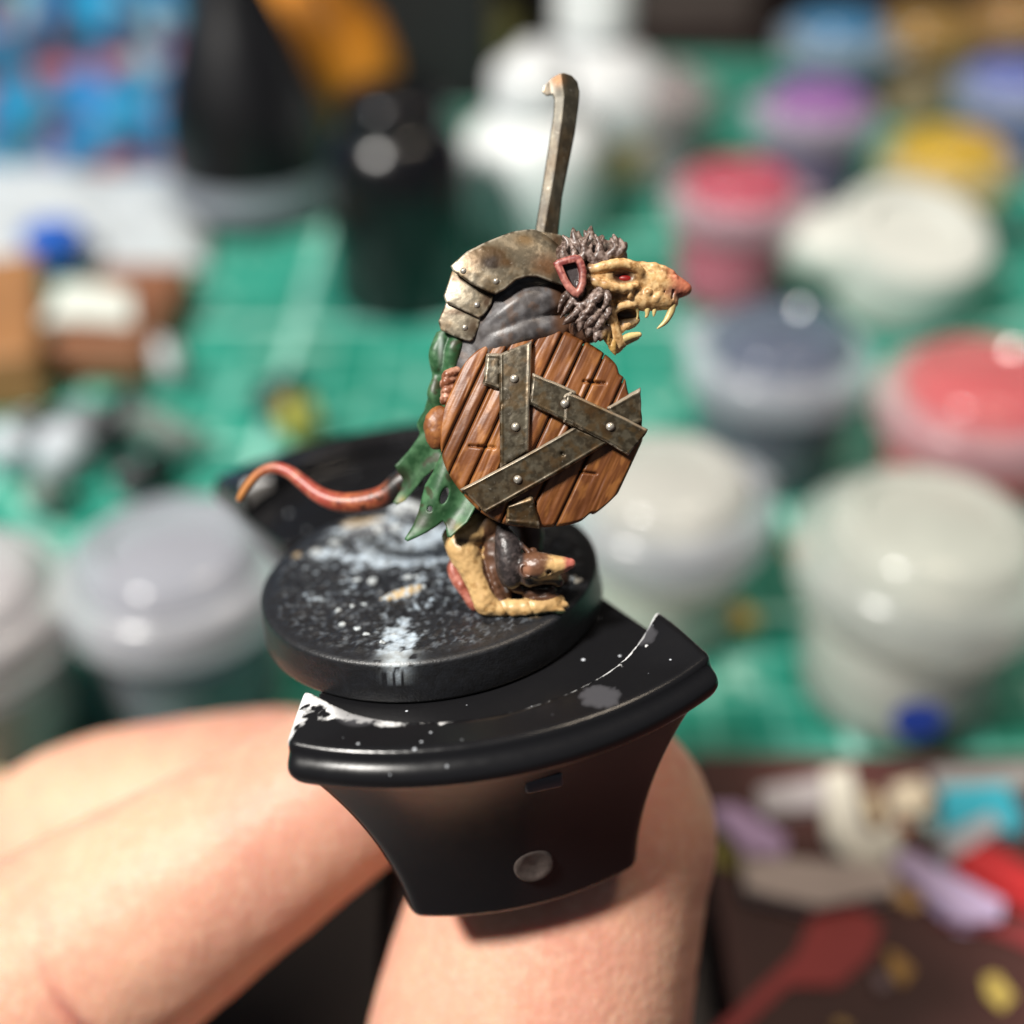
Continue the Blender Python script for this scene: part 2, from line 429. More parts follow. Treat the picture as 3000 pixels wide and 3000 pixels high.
pot(1478, 610, .0345, .031, (.025, .045, .10), (.62, .66, .74), 'navy blue paint pot with a broad grey lid rim', dome=(.10, .13, .21))
pot(1872, 690, .0365, .032, (.72, .03, .03), (.80, .50, .54), 'bright red paint pot with a pinkish clear lid')
pot(1398, 320, .0335, .031, (.62, .05, .14), (.72, .50, .58), 'crimson paint pot with a pink lid beside the white bottles', dome=(.68, .10, .16))
pot(1545, 165, .0345, .031, (.11, .03, .20), (.66, .58, .72), 'purple paint pot with a lilac clear lid', dome=(.42, .16, .52))
pot(1588, 25, .0370, .032, (.04, .25, .55), (.55, .66, .78), 'sky blue paint pot behind the purple pot', dome=(.06, .30, .58))
pot(1800, 255, .0345, .031, (.75, .48, .02), (.74, .62, .34), 'yellow paint pot with an amber lid', dome=(.80, .52, .03))
pot(1925, 118, .0345, .031, (.14, .20, .62), (.55, .62, .82), 'periwinkle blue paint pot behind the yellow pot', dome=(.16, .22, .66))
pot(312, 1010, .0330, .031, (.07, .085, .13), (.66, .68, .74), 'clear lidded pot of dark grey paint on the open green mat', dome=(.40, .42, .48))
pot(-112, 1075, .0330, .031, (.45, .44, .46), (.66, .64, .66), 'pale grey paint pot next to the dark grey one', dome=(.55, .54, .56))
pot(1245, 130, .0330, .031, (.34, .28, .30), (.56, .50, .50), 'dusky mauve paint pot tucked behind the white bottles', dome=(.42, .36, .37))
pot(1755, 20, .0350, .032, (.42, .25, .07), (.48, .30, .10), 'tan ochre paint pot behind the yellow pot', dome=(.50, .31, .10))
pot(1925, -8, .0330, .031, (.52, .29, .09), (.56, .33, .13), 'light brown paint pot at the back of the mat', dome=(.56, .33, .13))
# blue sticker on the large frosted pot
p = ray_at(1768, 965, .034)
bp_ = [o for o in bpy.data.objects if o.name.startswith('paint_pot') and o.get('label', '').startswith('large frosted')][0]
V = []; 
for i in range(20):
    a = 2 * math.pi * i / 20; th = -math.pi / 2 - .12 + .22 * math.cos(a) - bp_.rotation_euler.z; hh = .0095 + .0036 * math.sin(a); rr = .0375 / 2 * .845 + .0003
    V.append((rr * math.cos(th), rr * math.sin(th), hh))
mesh_obj('sticker', V, [list(range(20))], plain('blue_spot', (.02, .06, .38), .4), bp_, fix=False)

def bottle(px, py, prof, mat, label, parts=(), cat='bottle', name='bottle', group=None, tilt=None):
    p = ray_at(px, py, 0.0)
    t = thing(name, (p.x, p.y, 0), label, cat, 0, group)
    lathe('body', prof, mat, t)
    for nm, pr, mt in parts: lathe(nm, pr, mt, t)
    if tilt: t.rotation_euler = tilt
    return t
WHITE = plain('white_plastic', (.78, .82, .83), .35, vary=.04); WHITE2 = plain('white_plastic_b', (.66, .69, .71), .4, vary=.05)
BLACK = plain('black_gloss', (.007, .007, .009), .34, vary=.3); CHAR = plain('charcoal', (.02, .022, .026), .4)
bottle(1003, 440, [(.016, 0), (.0178, .002), (.0178, .024), (.0165, .028), (.011, .032), (.0085, .033), (.0085, .036)], WHITE,
       'squat white dropper bottle with a stepped neck behind the blade', [('cap', [(.0105, .0345), (.0105, .042), (.009, .044), (.004, .047), (.003, .049)], WHITE2)], name='dropper_bottle')
bottle(1108, 330, [(.019, 0), (.0215, .003), (.0215, .025), (.020, .031), (.013, .036), (.009, .038), (.009, .044)], WHITE2,
       'taller white dropper bottle with a slim spout, behind the squat one', [('cap', [(.0105, .041), (.0105, .056), (.009, .060), (.006, .076), (.004, .084)], WHITE),
        ('label_band', [(.0216, .006), (.0217, .007), (.0217, .015), (.0216, .016)], plain('peach_label', (.72, .50, .26), .5))], name='dropper_bottle')
bottle(487, 395, [(.019, 0), (.0215, .002), (.0215, .026), (.0195, .034), (.0130, .050), (.0075, .062), (.0065, .066), (.0065, .095)], BLACK,
       'black bottle with sloping shoulders and a grey label band', [('label_band', [(.0216, .006), (.0217, .0065), (.0217, .0125), (.0216, .013)], plain('grey_label', (.30, .33, .38), .5))])
bottle(762, 560, [(.0145, 0), (.0165, .002), (.0165, .030), (.0160, .035), (.0140, .040), (.0115, .042), (.0115, .048), (.010, .0495)], plain('black_gloss_b', (.006, .006, .008), .22, vary=.3),
       'slim black bottle standing in front of the orange flask')
o = bottle(690, 285, [(.006, .0), (.013, .002), (.0205, .012), (.0225, .024), (.0200, .036), (.0135, .052), (.0100, .064), (.0100, .076)], plain('orange_plastic', (.80, .30, .02), .4, vary=.12, scale=25),
       'glossy orange pear shaped flask between the black bottles', [('cap', [(.0115, .074), (.0115, .084), (.008, .088)], plain('orange_cap', (.55, .13, .02), .4))], name='flask')
o.location.z = 0.006; o.rotation_euler = (0, -.55, 0)
# dark things behind
def bg_box(name, px0, px1, py, dep, h, mat, label, cat, rz=0.0, bev=.002, zb=0.0):
    a, b = ray_at(px0, py, 0), ray_at(px1, py, 0)
    t = box_mesh(name, (-(b.x - a.x) / 2, 0, zb), ((b.x - a.x) / 2, dep, h), mat, None, bev)
    t.location = ((a.x + b.x) / 2, a.y, 0); t.rotation_euler = (0, 0, rz)
    return tag(t, label, cat)
bg_box('storage_box', 560, 930, 205, .10, .16, plain('black_card', (.010, .011, .012), .6), 'matt black storage box behind the orange flask', 'box')
bg_box('storage_box', 1010, 1420, 70, .08, .10, plain('dark_brown_card', (.075, .055, .05), .6), 'dark brown carton at the back edge of the mat', 'box')
bottle(905, 175, [(.012, 0), (.014, .002), (.014, .024), (.010, .030), (.006, .033), (.006, .040)], plain('olive_plastic', (.14, .13, .04), .5),
       'small olive green bottle beside the black storage box', [('cap', [(.0085, .038), (.0085, .052), (.005, .054)], plain('brown_cap', (.30, .12, .05), .5))])

def print_mat():
    m, nt, bs = principled('mottled_print')
    n1 = noise(nt, 66, 3); n2 = noise(nt, 80, 2)
    tc = nt.nodes.new('ShaderNodeTexCoord'); mp = N(nt, 'ShaderNodeMapping'); mp.inputs[1].default_value = (.3, .7, .2)
    nt.links.new(tc.outputs['Object'], mp.inputs[0]); n3 = noise(nt, 85, 3, vec=mp.outputs[0])
    v = N(nt, 'ShaderNodeTexVoronoi', Scale=75.0); nt.links.new(tc.outputs['Object'], v.inputs['Vector'])
    c = mixc(nt, ramp(nt, n1, .42, .56), (.02, .30, .62), (.035, .055, .13))
    c = mixc(nt, ramp(nt, n2, .55, .66), c, (.46, .10, .12))
    c = mixc(nt, ramp(nt, n3, .58, .68), c, (.42, .50, .55))
    c = mixc(nt, .28, c, v.outputs['Color'], 'SOFT_LIGHT')
    nt.links.new(c, bs.inputs['Base Color']); bs.inputs['Roughness'].default_value = .35
    return m
bg_box('printed_carton', -260, 395, 345, .06, .12, print_mat(), 'carton printed with a busy blue, red and grey picture', 'box', rz=.03)
# crumpled white tissue in front of the carton
def rough_sheet(name, pts, zf_, mat, thick=.0012, n=40):
    (ax, ay), (bx, by), (cx, cy), (dx, dy) = pts
    u, v = np.meshgrid(np.linspace(0, 1, n), np.linspace(0, 1, n), indexing='ij')
    x = (1 - u) * (1 - v) * ax + u * (1 - v) * bx + u * v * cx + (1 - u) * v * dx
    y = (1 - u) * (1 - v) * ay + u * (1 - v) * by + u * v * cy + (1 - u) * v * dy
    z = zf_(u, v)
    T = np.stack([x.ravel(), y.ravel(), z.ravel() + thick], 1); Bm = np.stack([x.ravel(), y.ravel(), z.ravel()], 1)
    P = np.vstack([T, Bm]); I = np.arange(n * n).reshape(n, n)
    q = np.stack([I[:-1, :-1], I[1:, :-1], I[1:, 1:], I[:-1, 1:]], -1).reshape(-1, 4)
    rim = np.concatenate([I[:, 0], I[-1, 1:], I[-2::-1, -1], I[0, -2:0:-1]]); r2 = np.roll(rim, -1)
    c = P.mean(0) * np.array((1, 1, 0))
    o = mesh_obj(name, P - c, np.vstack([q, q[:, ::-1] + n * n, np.stack([r2, rim, rim + n * n, r2 + n * n], 1)]), mat)
    o.location = c; return o
def quad_on_table(pxs): return [tuple(ray_at(x, y, 0)[:2]) for x, y in pxs]
tag(rough_sheet('paper_tissue', quad_on_table([(-120, 520), (395, 515), (395, 352), (-160, 352)]),
    lambda u, v: .001 + .012 * fbm(u * 4, v * 3, 0.0, 5) * np.minimum(1, 8 * np.minimum(np.minimum(u, 1 - u), np.minimum(v, 1 - v))), plain('tissue', (.52, .57, .60), .8, vary=.12)),
    'crumpled white paper tissue lying before the printed carton', 'tissue')
bottle(118, 522, [(.006, .006), (.0072, .007), (.0072, .012), (.005, .0135)], plain('blue_cap_p', (.02, .12, .55), .4), 'small blue bottle cap lying on the white tissue', cat='stopper', name='plastic_stopper')
bg_box('wooden_block', 98, 285, 728, .040, .010, plain('brown_wood', (.25, .10, .045), .6), 'flat brown wooden block on the green mat', 'wood block', rz=-.05)
tag(rough_sheet('paper_scrap', quad_on_table([(105, 700), (270, 700), (265, 645), (140, 625)]),
    lambda u, v: .0105 + .002 * fbm(u * 4, v * 3, 0.0, 9), plain('scrap', (.70, .74, .68), .8)), 'torn white paper scrap lying on the brown block', 'paper')
bg_box('wooden_block', -140, 95, 790, .05, .014, plain('brown_wood_b', (.36, .17, .06), .6), 'lighter orange brown wooden offcut next to the brown block', 'wood block', rz=.30)
random.seed(11)
spr = [((20, 830), (190, 800), 'charcoal'), ((100, 900), (170, 800), 'g'), ((190, 840), (262, 760), 'charcoal'), ((220, 930), (330, 880), 'charcoal'), ((0, 880), (60, 830), 'g'), ((250, 800), (370, 850), 'd'),
       ((500, 790), (560, 735), 'charcoal'), ((530, 812), (600, 800), 'y'), ((60, 960), (130, 930), 'd'), ((300, 700), (340, 690), 'w')]
lab = {'charcoal': 'charcoal plastic sprue stick', 'g': 'pale grey plastic sprue piece', 'd': 'dull grey green plastic offcut', 'y': 'yellow green plastic stick', 'w': 'white plastic crumb'}
pm = {'charcoal': CHAR, 'g': plain('sprue_grey', (.48, .53, .58), .45), 'd': plain('sprue_dull', (.17, .22, .20), .5), 'y': plain('sprue_yellow', (.42, .42, .08), .5), 'w': WHITE2}
where = ['beside the orange brown offcut', 'crossing the charcoal stick by the offcut', 'angled toward the brown block', 'lying behind the dark grey pot', 'half hidden by the offcut', 'near the brown block corner',
         'just behind the handle', 'behind the handle rim', 'beside the pale grey pot', 'beside the torn paper']
for (a, b, k), wh in zip(spr, where):
    A, Bp = ray_at(*a, .004), ray_at(*b, .004); d = (Bp - A); L = d.length
    r = .0032 if k in ('charcoal', 'd') else .0042
    V, Fc = [], []
    for i, (t, s) in enumerate([(0, .6), (.06, 1), (.3, .9), (.34, 1.35), (.42, 1.35), (.46, .9), (.94, 1), (1, .6)]):
        for j in range(8):
            an = 2 * math.pi * j / 8; V.append((L * t, r * s * math.cos(an), r * s * math.sin(an)))
    for i in range(7):
        for j in range(8): Fc.append([i * 8 + j, i * 8 + (j + 1) % 8, (i + 1) * 8 + (j + 1) % 8, (i + 1) * 8 + j])
    Fc += [list(range(8))[::-1], [56 + j for j in range(8)]]
    o = mesh_obj('sprue_piece', V, Fc, pm[k]); o.location = (A.x, A.y, .0058); o.rotation_euler = (0, 0, math.atan2(d.y, d.x))
    tag(o, lab[k] + ' ' + wh, 'plastic scrap', 'plastic offcuts on the mat')
# yellow crumbs, pale stick
for (x, y, r, l) in ((1395, 1168, .0030, 'round yellow paint blob on the mat between the frosted pots'), (1508, 1040, .0030, 'ochre paint blob close beside the large frosted pot')):
    pr = [(r * math.cos(t), r * .6 * math.sin(t)) for t in np.linspace(0, 1.5, 6)]
    o = lathe('paint_blob', pr, plain('blob_' + l[:6], (.75, .48, .05) if x < 1450 else (.55, .33, .07), .4), None, 16); p = ray_at(x, y, 0); o.location = (p.x, p.y, 0)
    tag(o, l, 'paint blob')
A, Bp = ray_at(-60, 1440, .003), ray_at(90, 1520, .003)
o = lathe('wooden_stick', [(.0022, 0), (.0026, .001), (.0026, .05), (.002, .051)], plain('pale_wood', (.62, .50, .30), .6), None, 14)
o.location = (A.x - .01, A.y + .004, .0028); o.rotation_euler = (0, math.pi / 2, math.atan2((Bp - A).y, (Bp - A).x)); tag(o, 'pale wooden stick lying on the mat beside the fingers', 'stick')
# open white cap with spout
p = ray_at(1690, 505, .010)
t = thing('flip_top', (p.x, p.y, 0), 'broad white flip cap with a pointed spout lying among the pots', 'flip top', 0)
lathe('cap_disc', [(.0150, .0), (.0175, .001), (.0180, .004), (.0180, .014), (.0165, .017), (.0120, .0175), (.0105, .0155), (.001, .0152)], plain('white_cap', (.58, .60, .56), .5, vary=.06), t)
t.rotation_euler = (.32, 0, .25); t.location.z = .006
V = [(-.010, -.012, .003), (-.010, .014, .003), (-.026, .015, .004), (-.029, .006, .004), (-.010, -.012, .0155), (-.010, .014, .0155), (-.026, .015, .013), (-.029, .006, .013)]
o = mesh_obj('spout', V, [(0, 1, 2, 3), (4, 7, 6, 5), (0, 4, 5, 1), (1, 5, 6, 2), (2, 6, 7, 3), (3, 7, 4, 0)], plain('white_cap', (.80, .80, .74)), t); o.modifiers.new('b', 'BEVEL').width = .002
# maroon picture book lying at the right
bk = quad_on_table([(1318, 2150), (2250, 2150), (2300, 1462), (1345, 1485)])
yb = bk[2][1]
t = thing('picture_book', (bk[0][0] + .05, 0, 0), 'maroon covered book with a bright collage printed on its cover', 'book')
box_mesh('cover', (-.045, -.05, .0006), (.16, yb, .0046), plain('maroon_cover', (.080, .022, .018), .65, vary=.25, scale=40), t, .0006)
ox = bk[0][0] + .05
def flat(name, pxs, col, h=.0049, th=.0007, rough=.6):
    V = [tuple(ray_at(x, y, h)[:]) for x, y in pxs]; n = len(V)
    V = [(x - ox, y, z) for x, y, z in V]; V2 = [(x, y, z - th) for x, y, z in V]
    o = mesh_obj(name, V + V2, [list(range(n)), [n + i for i in range(n)][::-1]] + [[i, (i + 1) % n, n + (i + 1) % n, n + i] for i in range(n)], plain('print_%02d' % len(MATS), col, rough, vary=.08, scale=120), t, smooth=False)
    return o
def bq(x, y): return (1288 + .3333 * x, 1416.8 + .3333 * y)
PR = [([(190, 330), (300, 330), (560, 500), (540, 580), (400, 590)], (.55, .38, .62)), ([(370, 610), (800, 650), (1180, 670), (1180, 770), (760, 850), (390, 760)], (.58, .48, .44)),
      ([(1190, 610), (1290, 590), (1780, 860), (1770, 930), (1600, 940)], (.58, .46, .70)), ([(450, 220), (840, 150), (860, 290), (480, 340)], (.45, .41, .42)),
      ([(830, 130), (930, 120), (1000, 450), (1100, 500), (1180, 440), (1210, 540), (1120, 620), (960, 600), (850, 430)], (.68, .65, .56)),
      ([(1010, 230), (1090, 230), (1130, 330), (1130, 440), (1070, 400)], (.55, .44, .28)),
      ([(1210, 210), (1330, 180), (1390, 270), (1330, 330), (1240, 330)], (.72, .62, .46)), ([(1210, 330), (1330, 330), (1320, 430), (1230, 460)], (.55, .18, .07)),
      ([(1490, 220), (1820, 200), (1900, 350), (1900, 440), (1500, 450)], (.04, .48, .62)), ([(1400, 100), (2000, 80), (2000, 200), (1420, 230)], (.33, .33, .32)),
      ([(1480, 500), (1740, 380), (1780, 420), (1520, 590)], (.50, .50, .54)), ([(1560, 620), (1740, 540), (2100, 780), (2100, 900), (1900, 800)], (.55, .02, .025)),
      ([(760, 880), (980, 850), (1130, 1000), (1060, 1170), (880, 1330), (600, 1330), (200, 1700), (50, 1700), (640, 1150)], (.36, .035, .035)),
      ([(1180, 740), (1330, 760), (1380, 870), (1290, 900), (1190, 830)], (.55, .32, .12)), ([(1150, 1130), (1220, 1150), (1310, 1240), (1250, 1330), (1190, 1270)], (.50, .27, .06)),
      ([(1700, 1280), (1780, 1260), (1880, 1390), (1810, 1470), (1720, 1390)], (.66, .50, .12)), ([(150, 420), (250, 480), (350, 600), (300, 680), (150, 620)], (.20, .17, .02)),
      ([(1400, 960), (2100, 1000), (2100, 1180), (1800, 1050)], (.26, .03, .035)), ([(850, 1540), (900, 1520), (960, 1560), (900, 1600)], (.5, .3, .08)),
      ([(1080, 1270), (1160, 1260), (1180, 1330), (1110, 1360)], (.22, .15, .17)), ([(1330, 340), (1450, 380), (1440, 480), (1350, 450)], (.30, .44, .44))]
LOOSE = {0: ('plastic_strip', 'short lavender plastic strip on the maroon book', 'plastic strip'), 1: ('plastic_strip', 'long greyish beige strip lying across the maroon book', 'plastic strip'),
         2: ('plastic_strip', 'long lavender plastic strip beside the scarlet one', 'plastic strip'), 3: ('plastic_strip', 'dull grey strip at the far edge of the maroon book', 'plastic strip'),
         4: ('plastic_hook', 'cream hook shaped plastic piece on the maroon book', 'plastic piece'), 8: ('card_square', 'bright cyan square of card on the maroon book', 'card'),
         10: ('plastic_strip', 'narrow pale grey strip in front of the cyan card', 'plastic strip'), 11: ('plastic_strip', 'scarlet plastic strip on the maroon book', 'plastic strip'), 6: ('plastic_bead', 'cream coloured bead beside the hook shaped piece', 'bead')}
for i, (pp, cc) in enumerate(PR):
    if i in LOOSE:
        nm, lb, ct = LOOSE[i]; th = .0022 if i not in (8, 3) else .001
        o = flat(nm, [bq(*q) for q in pp], cc, .0048 + th, th); o.parent = None; o.location = (ox, 0, 0)
        bv = o.modifiers.new('b', 'BEVEL'); bv.width = .0007; bv.segments = 2; tag(o, lb, ct, 'odds and ends on the maroon book')
    else: flat('printed_shape', [bq(*q) for q in pp], cc, .0047 + .00003 * i, .0001)

# ------------------------------------------------------------------ painting handle
handle = root_at('painting_handle', base_k(42., -172., -1900.), 'black plastic painting handle with two clamping jaws, its corners chipped white', 'painting handle')
HC = np.array((42., -172.)); AX = np.array((.157, .9876)); AXR = np.array((.9876, -.157))
def jaw_f(sgn):
    def f(x, y, z):               # x across the jaw, y outward from the handle axis, z height
        r = np.sqrt(x * x + y * y)
        t = np.clip((z + 490) / 400, 0, 1)
        Rout = 545 + 92 * t ** 2.2
        out = r - Rout
        lip = np.sqrt(((r - 632) / 1.0) ** 2 + ((z + 88)) ** 2) - 26     # rounded bead under the rim
        out = smin(out, lip, 14)
        hw = 215 + 72 * t ** 1.6 + (y - 300) * .34 * t ** 1.5
        side = np.abs(x) - hw
        top = z + 42 - 20 * sstep(170, 320, np.abs(x)) * sstep(560, 400, y)
        bot = -(z + 490)
        inner = 175 - y
        d = smax(smax(out, top, 10), bot, 14); d = smax(d, side, 22); d = smax(d, inner, 10)
        # seat recess for the model's base (centred on the base, not on the handle axis)
        cy = 172. if sgn > 0 else 172.
        rb = np.sqrt((x + 14) ** 2 + (y - (186 if sgn > 0 else 150)) ** 2)
        rec = smax(rb - 378, -(z + 83), 5)
        return smax(d, -rec, 5)
    return f
def jaw(sgn, name):
    P, Q = surface_nets(jaw_f(sgn), (-450, 150, -510), (450, 690, -6), 6.0)
    x, y, z = P.T
    # wear: red = chipped white paint, green = grey scuffs, blue = where dust specks lie
    topz = sstep(-58, -46, z)
    def spot(cx, cy, r): return np.exp(-(((x - cx) ** 2 + (y - cy) ** 2) / r ** 2))
    n = fbm(x / 22, y / 22, 0.0, 3)
    rb = np.sqrt((x + 14) ** 2 + (y - (186 if sgn > 0 else 150)) ** 2)
    edge = np.exp(-((rb - 376) / 7.0) ** 2) * topz
    nn = fbm(x / 9, y / 9, 0.0, 13, 3)
    se = 287 + (y - 300) * .34 - np.abs(x)                 # distance in from the side edge
    if sgn > 0:
        red = .62 * edge * sstep(.42, .58, n + .16 * (x > -20)) + .12 * edge
        red = red + (.62 * np.exp(-(se / 34) ** 2) * sstep(.36, .6, nn + .25 * np.exp(-(se / 14) ** 2)) + .35 * np.exp(-(se / 12) ** 2)) * sstep(-70, -52, z) * (x < 0) * sstep(545, 500, y + 30 * (nn - .5))
        red = red + .62 * np.exp(-((rb - 388) / 17) ** 2) * topz * sstep(-110, -190, x) + .66 * np.exp(-(se / 14) ** 2) * sstep(-70, -50, z) * (x > 0) * sstep(480, 380, y + 60 * (nn - .5)) + .5 * edge * sstep(120, 220, x)
        red = red + .45 * np.exp(-(((x + 268) / 46) ** 2 + ((y - 470) / 40) ** 2)) * sstep(.42, .62, nn) * topz
        red = red + .55 * topz * (spot(-110, 560, 9) + spot(70, 585, 7) + spot(150, 420, 8) + spot(262, 470, 6) + spot(210, 505, 6)) + .4 * edge * spot(190, 330, 40)
        grn = topz * (.62 * sstep(.25, .75, spot(-230, 475, 62)) + .55 * sstep(.2, .7, spot(262, 440, 34) + .3 * (nn - .5)) + .62 * sstep(.2, .6, spot(150, 575, 36) + .4 * (nn - .5)) + .5 * sstep(.3, .8, spot(252, 385, 60)))
    else:
        red = .35 * edge * sstep(.5, .7, n) + .85 * sstep(-70, -56, z) * sstep(.3, .6, spot(255, 400, 52) + .5 * (nn - .5)) + .7 * topz * sstep(.3, .6, spot(285, 320, 34) + .4 * (nn - .5))
        grn = topz * .5 * sstep(.5, .75, n)
    blu = sstep(-104, -86, z)
    col = np.stack([red, grn, blu], 1)
    W = HC + np.outer(x, AXR) + np.outer(y, AX) if sgn > 0 else np.array((-55., -275.)) + np.outer(x, (-.965, .26)) + np.outer(y, (-.26, -.965))
    K = (base_k(W[:, 0], W[:, 1], z) - ORG['painting_handle']) * U
    return mesh_obj('jaw', K, Q, M_HANDLE, handle, col)
jaw(1, 'front'); jaw(-1, 'back')
def frame_lathe(name, c_uw, prof, mat, parent, seg=48, colv=(0, 0, 0), sx=1.0):
    V, Fc = [], []
    for r, h in prof:
        for i in range(seg):
            a = 2 * math.pi * i / seg; V.append(base_k(c_uw[0] + r * math.cos(a), c_uw[1] + r * math.sin(a), h))
    for j in range(len(prof) - 1):
        for i in range(seg):
            k = (i + 1) % seg; Fc.append([j * seg + i, j * seg + k, (j + 1) * seg + k, (j + 1) * seg + i])
    Fc.append(list(range(seg))[::-1]); Fc.append([(len(prof) - 1) * seg + i for i in range(seg)])
    V = (np.array(V) - rootorg(parent)) * U
    return mesh_obj(name, V, Fc, mat, parent, np.tile(colv, (len(V), 1)))
frame_lathe('stem', HC, [(300, -1900), (330, -1880), (350, -1500), (330, -1200), (280, -900), (240, -700), (250, -560), (280, -470), (150, -440)], M_HANDLE, handle)
frame_lathe('slide_block', HC, [(170, -440), (175, -435), (175, -96), (170, -90)], M_HANDLE, handle)
# moulded pin on the front jaw's outer face and a raised patch, greyed to paint a scuffed glint
def on_jaw(xa, h, proud):
    r = 545 + 92 * np.clip((h + 490) / 400, 0, 1) ** 2.2 + proud
    y = math.sqrt(max(r * r - xa * xa, 0)); w = HC + xa * AXR + y * AX
    return base_k(np.array([w[0]]), np.array([w[1]]), np.array([h]))[0]
c = on_jaw(12, -385, 0); nrm = on_jaw(12, -385, 10) - c; nrm /= np.linalg.norm(nrm)
t1 = np.cross(nrm, EN); t1 /= np.linalg.norm(t1); t2 = np.cross(t1, nrm)
V, Fc = [], []; prof = [(36, -6), (36, 2), (32, 6), (24, 3), (0.1, 1)]
for r, h in prof:
    for i in range(32):
        a = 2 * math.pi * i / 32; V.append(c + t1 * r * math.cos(a) + t2 * r * math.sin(a) + nrm * h)
for j in range(4):
    for i in range(32): Fc.append([j * 32 + i, j * 32 + (i + 1) % 32, (j + 1) * 32 + (i + 1) % 32, (j + 1) * 32 + i])
mesh_obj('pin', (np.array(V) - ORG['painting_handle']) * U, Fc, plain('pin_plastic', (.11, .085, .075), .3, vary=.3, scale=1500), handle)
c = on_jaw(38, -168, 2); V = []
for dh in (-14, 14):
    for dx, dn in ((-34, -5), (34, -5), (30, 4), (-30, 4)): V.append(c + t1 * dx + t2 * dh + nrm * dn)
o = mesh_obj('glint_patch', (np.array(V) - ORG['painting_handle']) * U, [(0, 1, 2, 3), (4, 7, 6, 5), (0, 4, 5, 1), (1, 5, 6, 2), (2, 6, 7, 3), (3, 7, 4, 0)], M_HANDLE, handle, np.tile((.0, .9, 0), (8, 1)))
bv = o.modifiers.new('b', 'BEVEL'); bv.width = .00018; bv.segments = 3

# ------------------------------------------------------------------ hand holding the handle
hand = root_at('hand', (-700, -2200, -700), 'bare hand gripping the black handle between thumb and two fingers', 'hand')
def hp(px, py, z, r):
    k = 1 - z / F; return (966 + (px - 966) * k, 966 + (py - 966) * k, z, r * k)
def hand_f(x, y, z):
    idx = chain(x, y, z, [hp(-180, 2030, -470, 262), hp(40, 1880, -440, 236), hp(243, 1751, -420, 213), hp(430, 1630, -410, 186), hp(632, 1500, -400, 157), hp(715, 1445, -390, 132)], 40, 3)
    mid = chain(x, y, z, [hp(-240, 2000, -1100, 205), hp(-30, 1752, -1090, 192), hp(160, 1590, -1060, 182), hp(390, 1525, -1010, 168), hp(600, 1490, -960, 150)], 40, 3)
    thb = chain(x, y, z, [hp(850, 2550, -420, 330), hp(940, 2200, -330, 290), hp(1000, 1932, -290, 284), hp(1045, 1750, -285, 262), hp(1098, 1600, -285, 230), hp(1126, 1548, -285, 208)], 40, 3)
    rng = chain(x, y, z, [hp(-250, 2330, -800, 230), hp(250, 2270, -780, 190), hp(560, 2200, -760, 150)], 40, 3)
    lit = chain(x, y, z, [hp(-150, 2560, -800, 210), hp(300, 2500, -780, 170), hp(600, 2430, -760, 130)], 40, 3)
    palm = chain(x, y, z, [(-760, 2320, -900, 330), (-500, 2750, -900, 420), (0, 3100, -800, 460), (-200, 3600, -800, 470)], 80, 2)
    palm = smin(palm, cone(x, y, z, (0, 3100, -700), hp(850, 2550, -420, 1)[:3], 400, 340), 80)
    f = smin(idx, palm, 60); f = smin(f, mid, 5)
    f = smin(f, rng, 26); f = smin(f, lit, 26); f = smin(f, thb, 30)
    # crease across the index finger's first joint, fine knuckle wrinkles
    a = np.array(hp(235, 1760, -420, 1)[:2]); dx, dy = x - a[0], y - a[1]
    along = dx * .86 - dy * .51; across = dx * .51 + dy * .86
    cr = np.exp(-((across - 100) / 130) ** 2) * sstep(-520, -400, z)
    f = f + cr * (11 * np.exp(-((along + 62 - .0007 * across * across) / 12) ** 2) + 5 * np.exp(-((along + 105 - .0006 * across * across) / 11) ** 2) - 5 * np.exp(-((along + 20) / 40) ** 2))
    tx, ty = x - hp(1000, 1880, -290, 1)[0], y - hp(1000, 1880, -290, 1)[1]
    f = f + sstep(-280, -130, z) * (7 * np.exp(-((ty - .10 * tx) / 11) ** 2) + 4 * np.exp(-((ty - .06 * tx + 42) / 10) ** 2)) * np.exp(-(tx / 170) ** 2)
    f = f + 2.5 * (vnoise(x / 40, y / 40, z / 40, 8) - .5) + 6 * (vnoise(x / 150, y / 150, z / 150, 9) - .5)
    return f
def hand_col(P):
    x, y, z = P.T
    c = np.ones((len(P), 3))
    # rosier pads near the fingertips
    a = hp(235, 1760, -420, 1); dx, dy = x - a[0], y - a[1]; al = dx * .86 - dy * .51; ac = dx * .51 + dy * .86
    ck = np.exp(-((al + 62 - .0007 * ac * ac) / 16) ** 2) * np.exp(-((ac - 100) / 130) ** 2) * sstep(-520, -400, z); c = c - (ck * .8)[:, None] * np.array((.25, .55, .5))
    bl = sstep(.45, .7, fbm(x / 120, y / 120, z / 120, 71)); c = c - bl[:, None] * np.array((.02, .09, .07))
    k = np.exp(-(((x - 1150) / 170) ** 2 + ((y - 1500) / 200) ** 2)) * .8 + np.exp(-(((x - 520) / 200) ** 2 + ((y - 1600) / 150) ** 2)) * .5
    return c - k[:, None] * np.array((.0, .12, .10))
sculpt('palm_and_fingers', hand_f, (-820, 1270, -1400, 1440, 2620, 180), 0, 10.0, M_SKIN, hand, hand_col)

# ------------------------------------------------------------------ figurine
fig = root_at('rat_warrior_figurine', base_k(0., 0., -80.), 'painted rat warrior figurine with round wooden shield and hooked blade on a black base', 'figurine')
rng_ = np.random.default_rng(5)

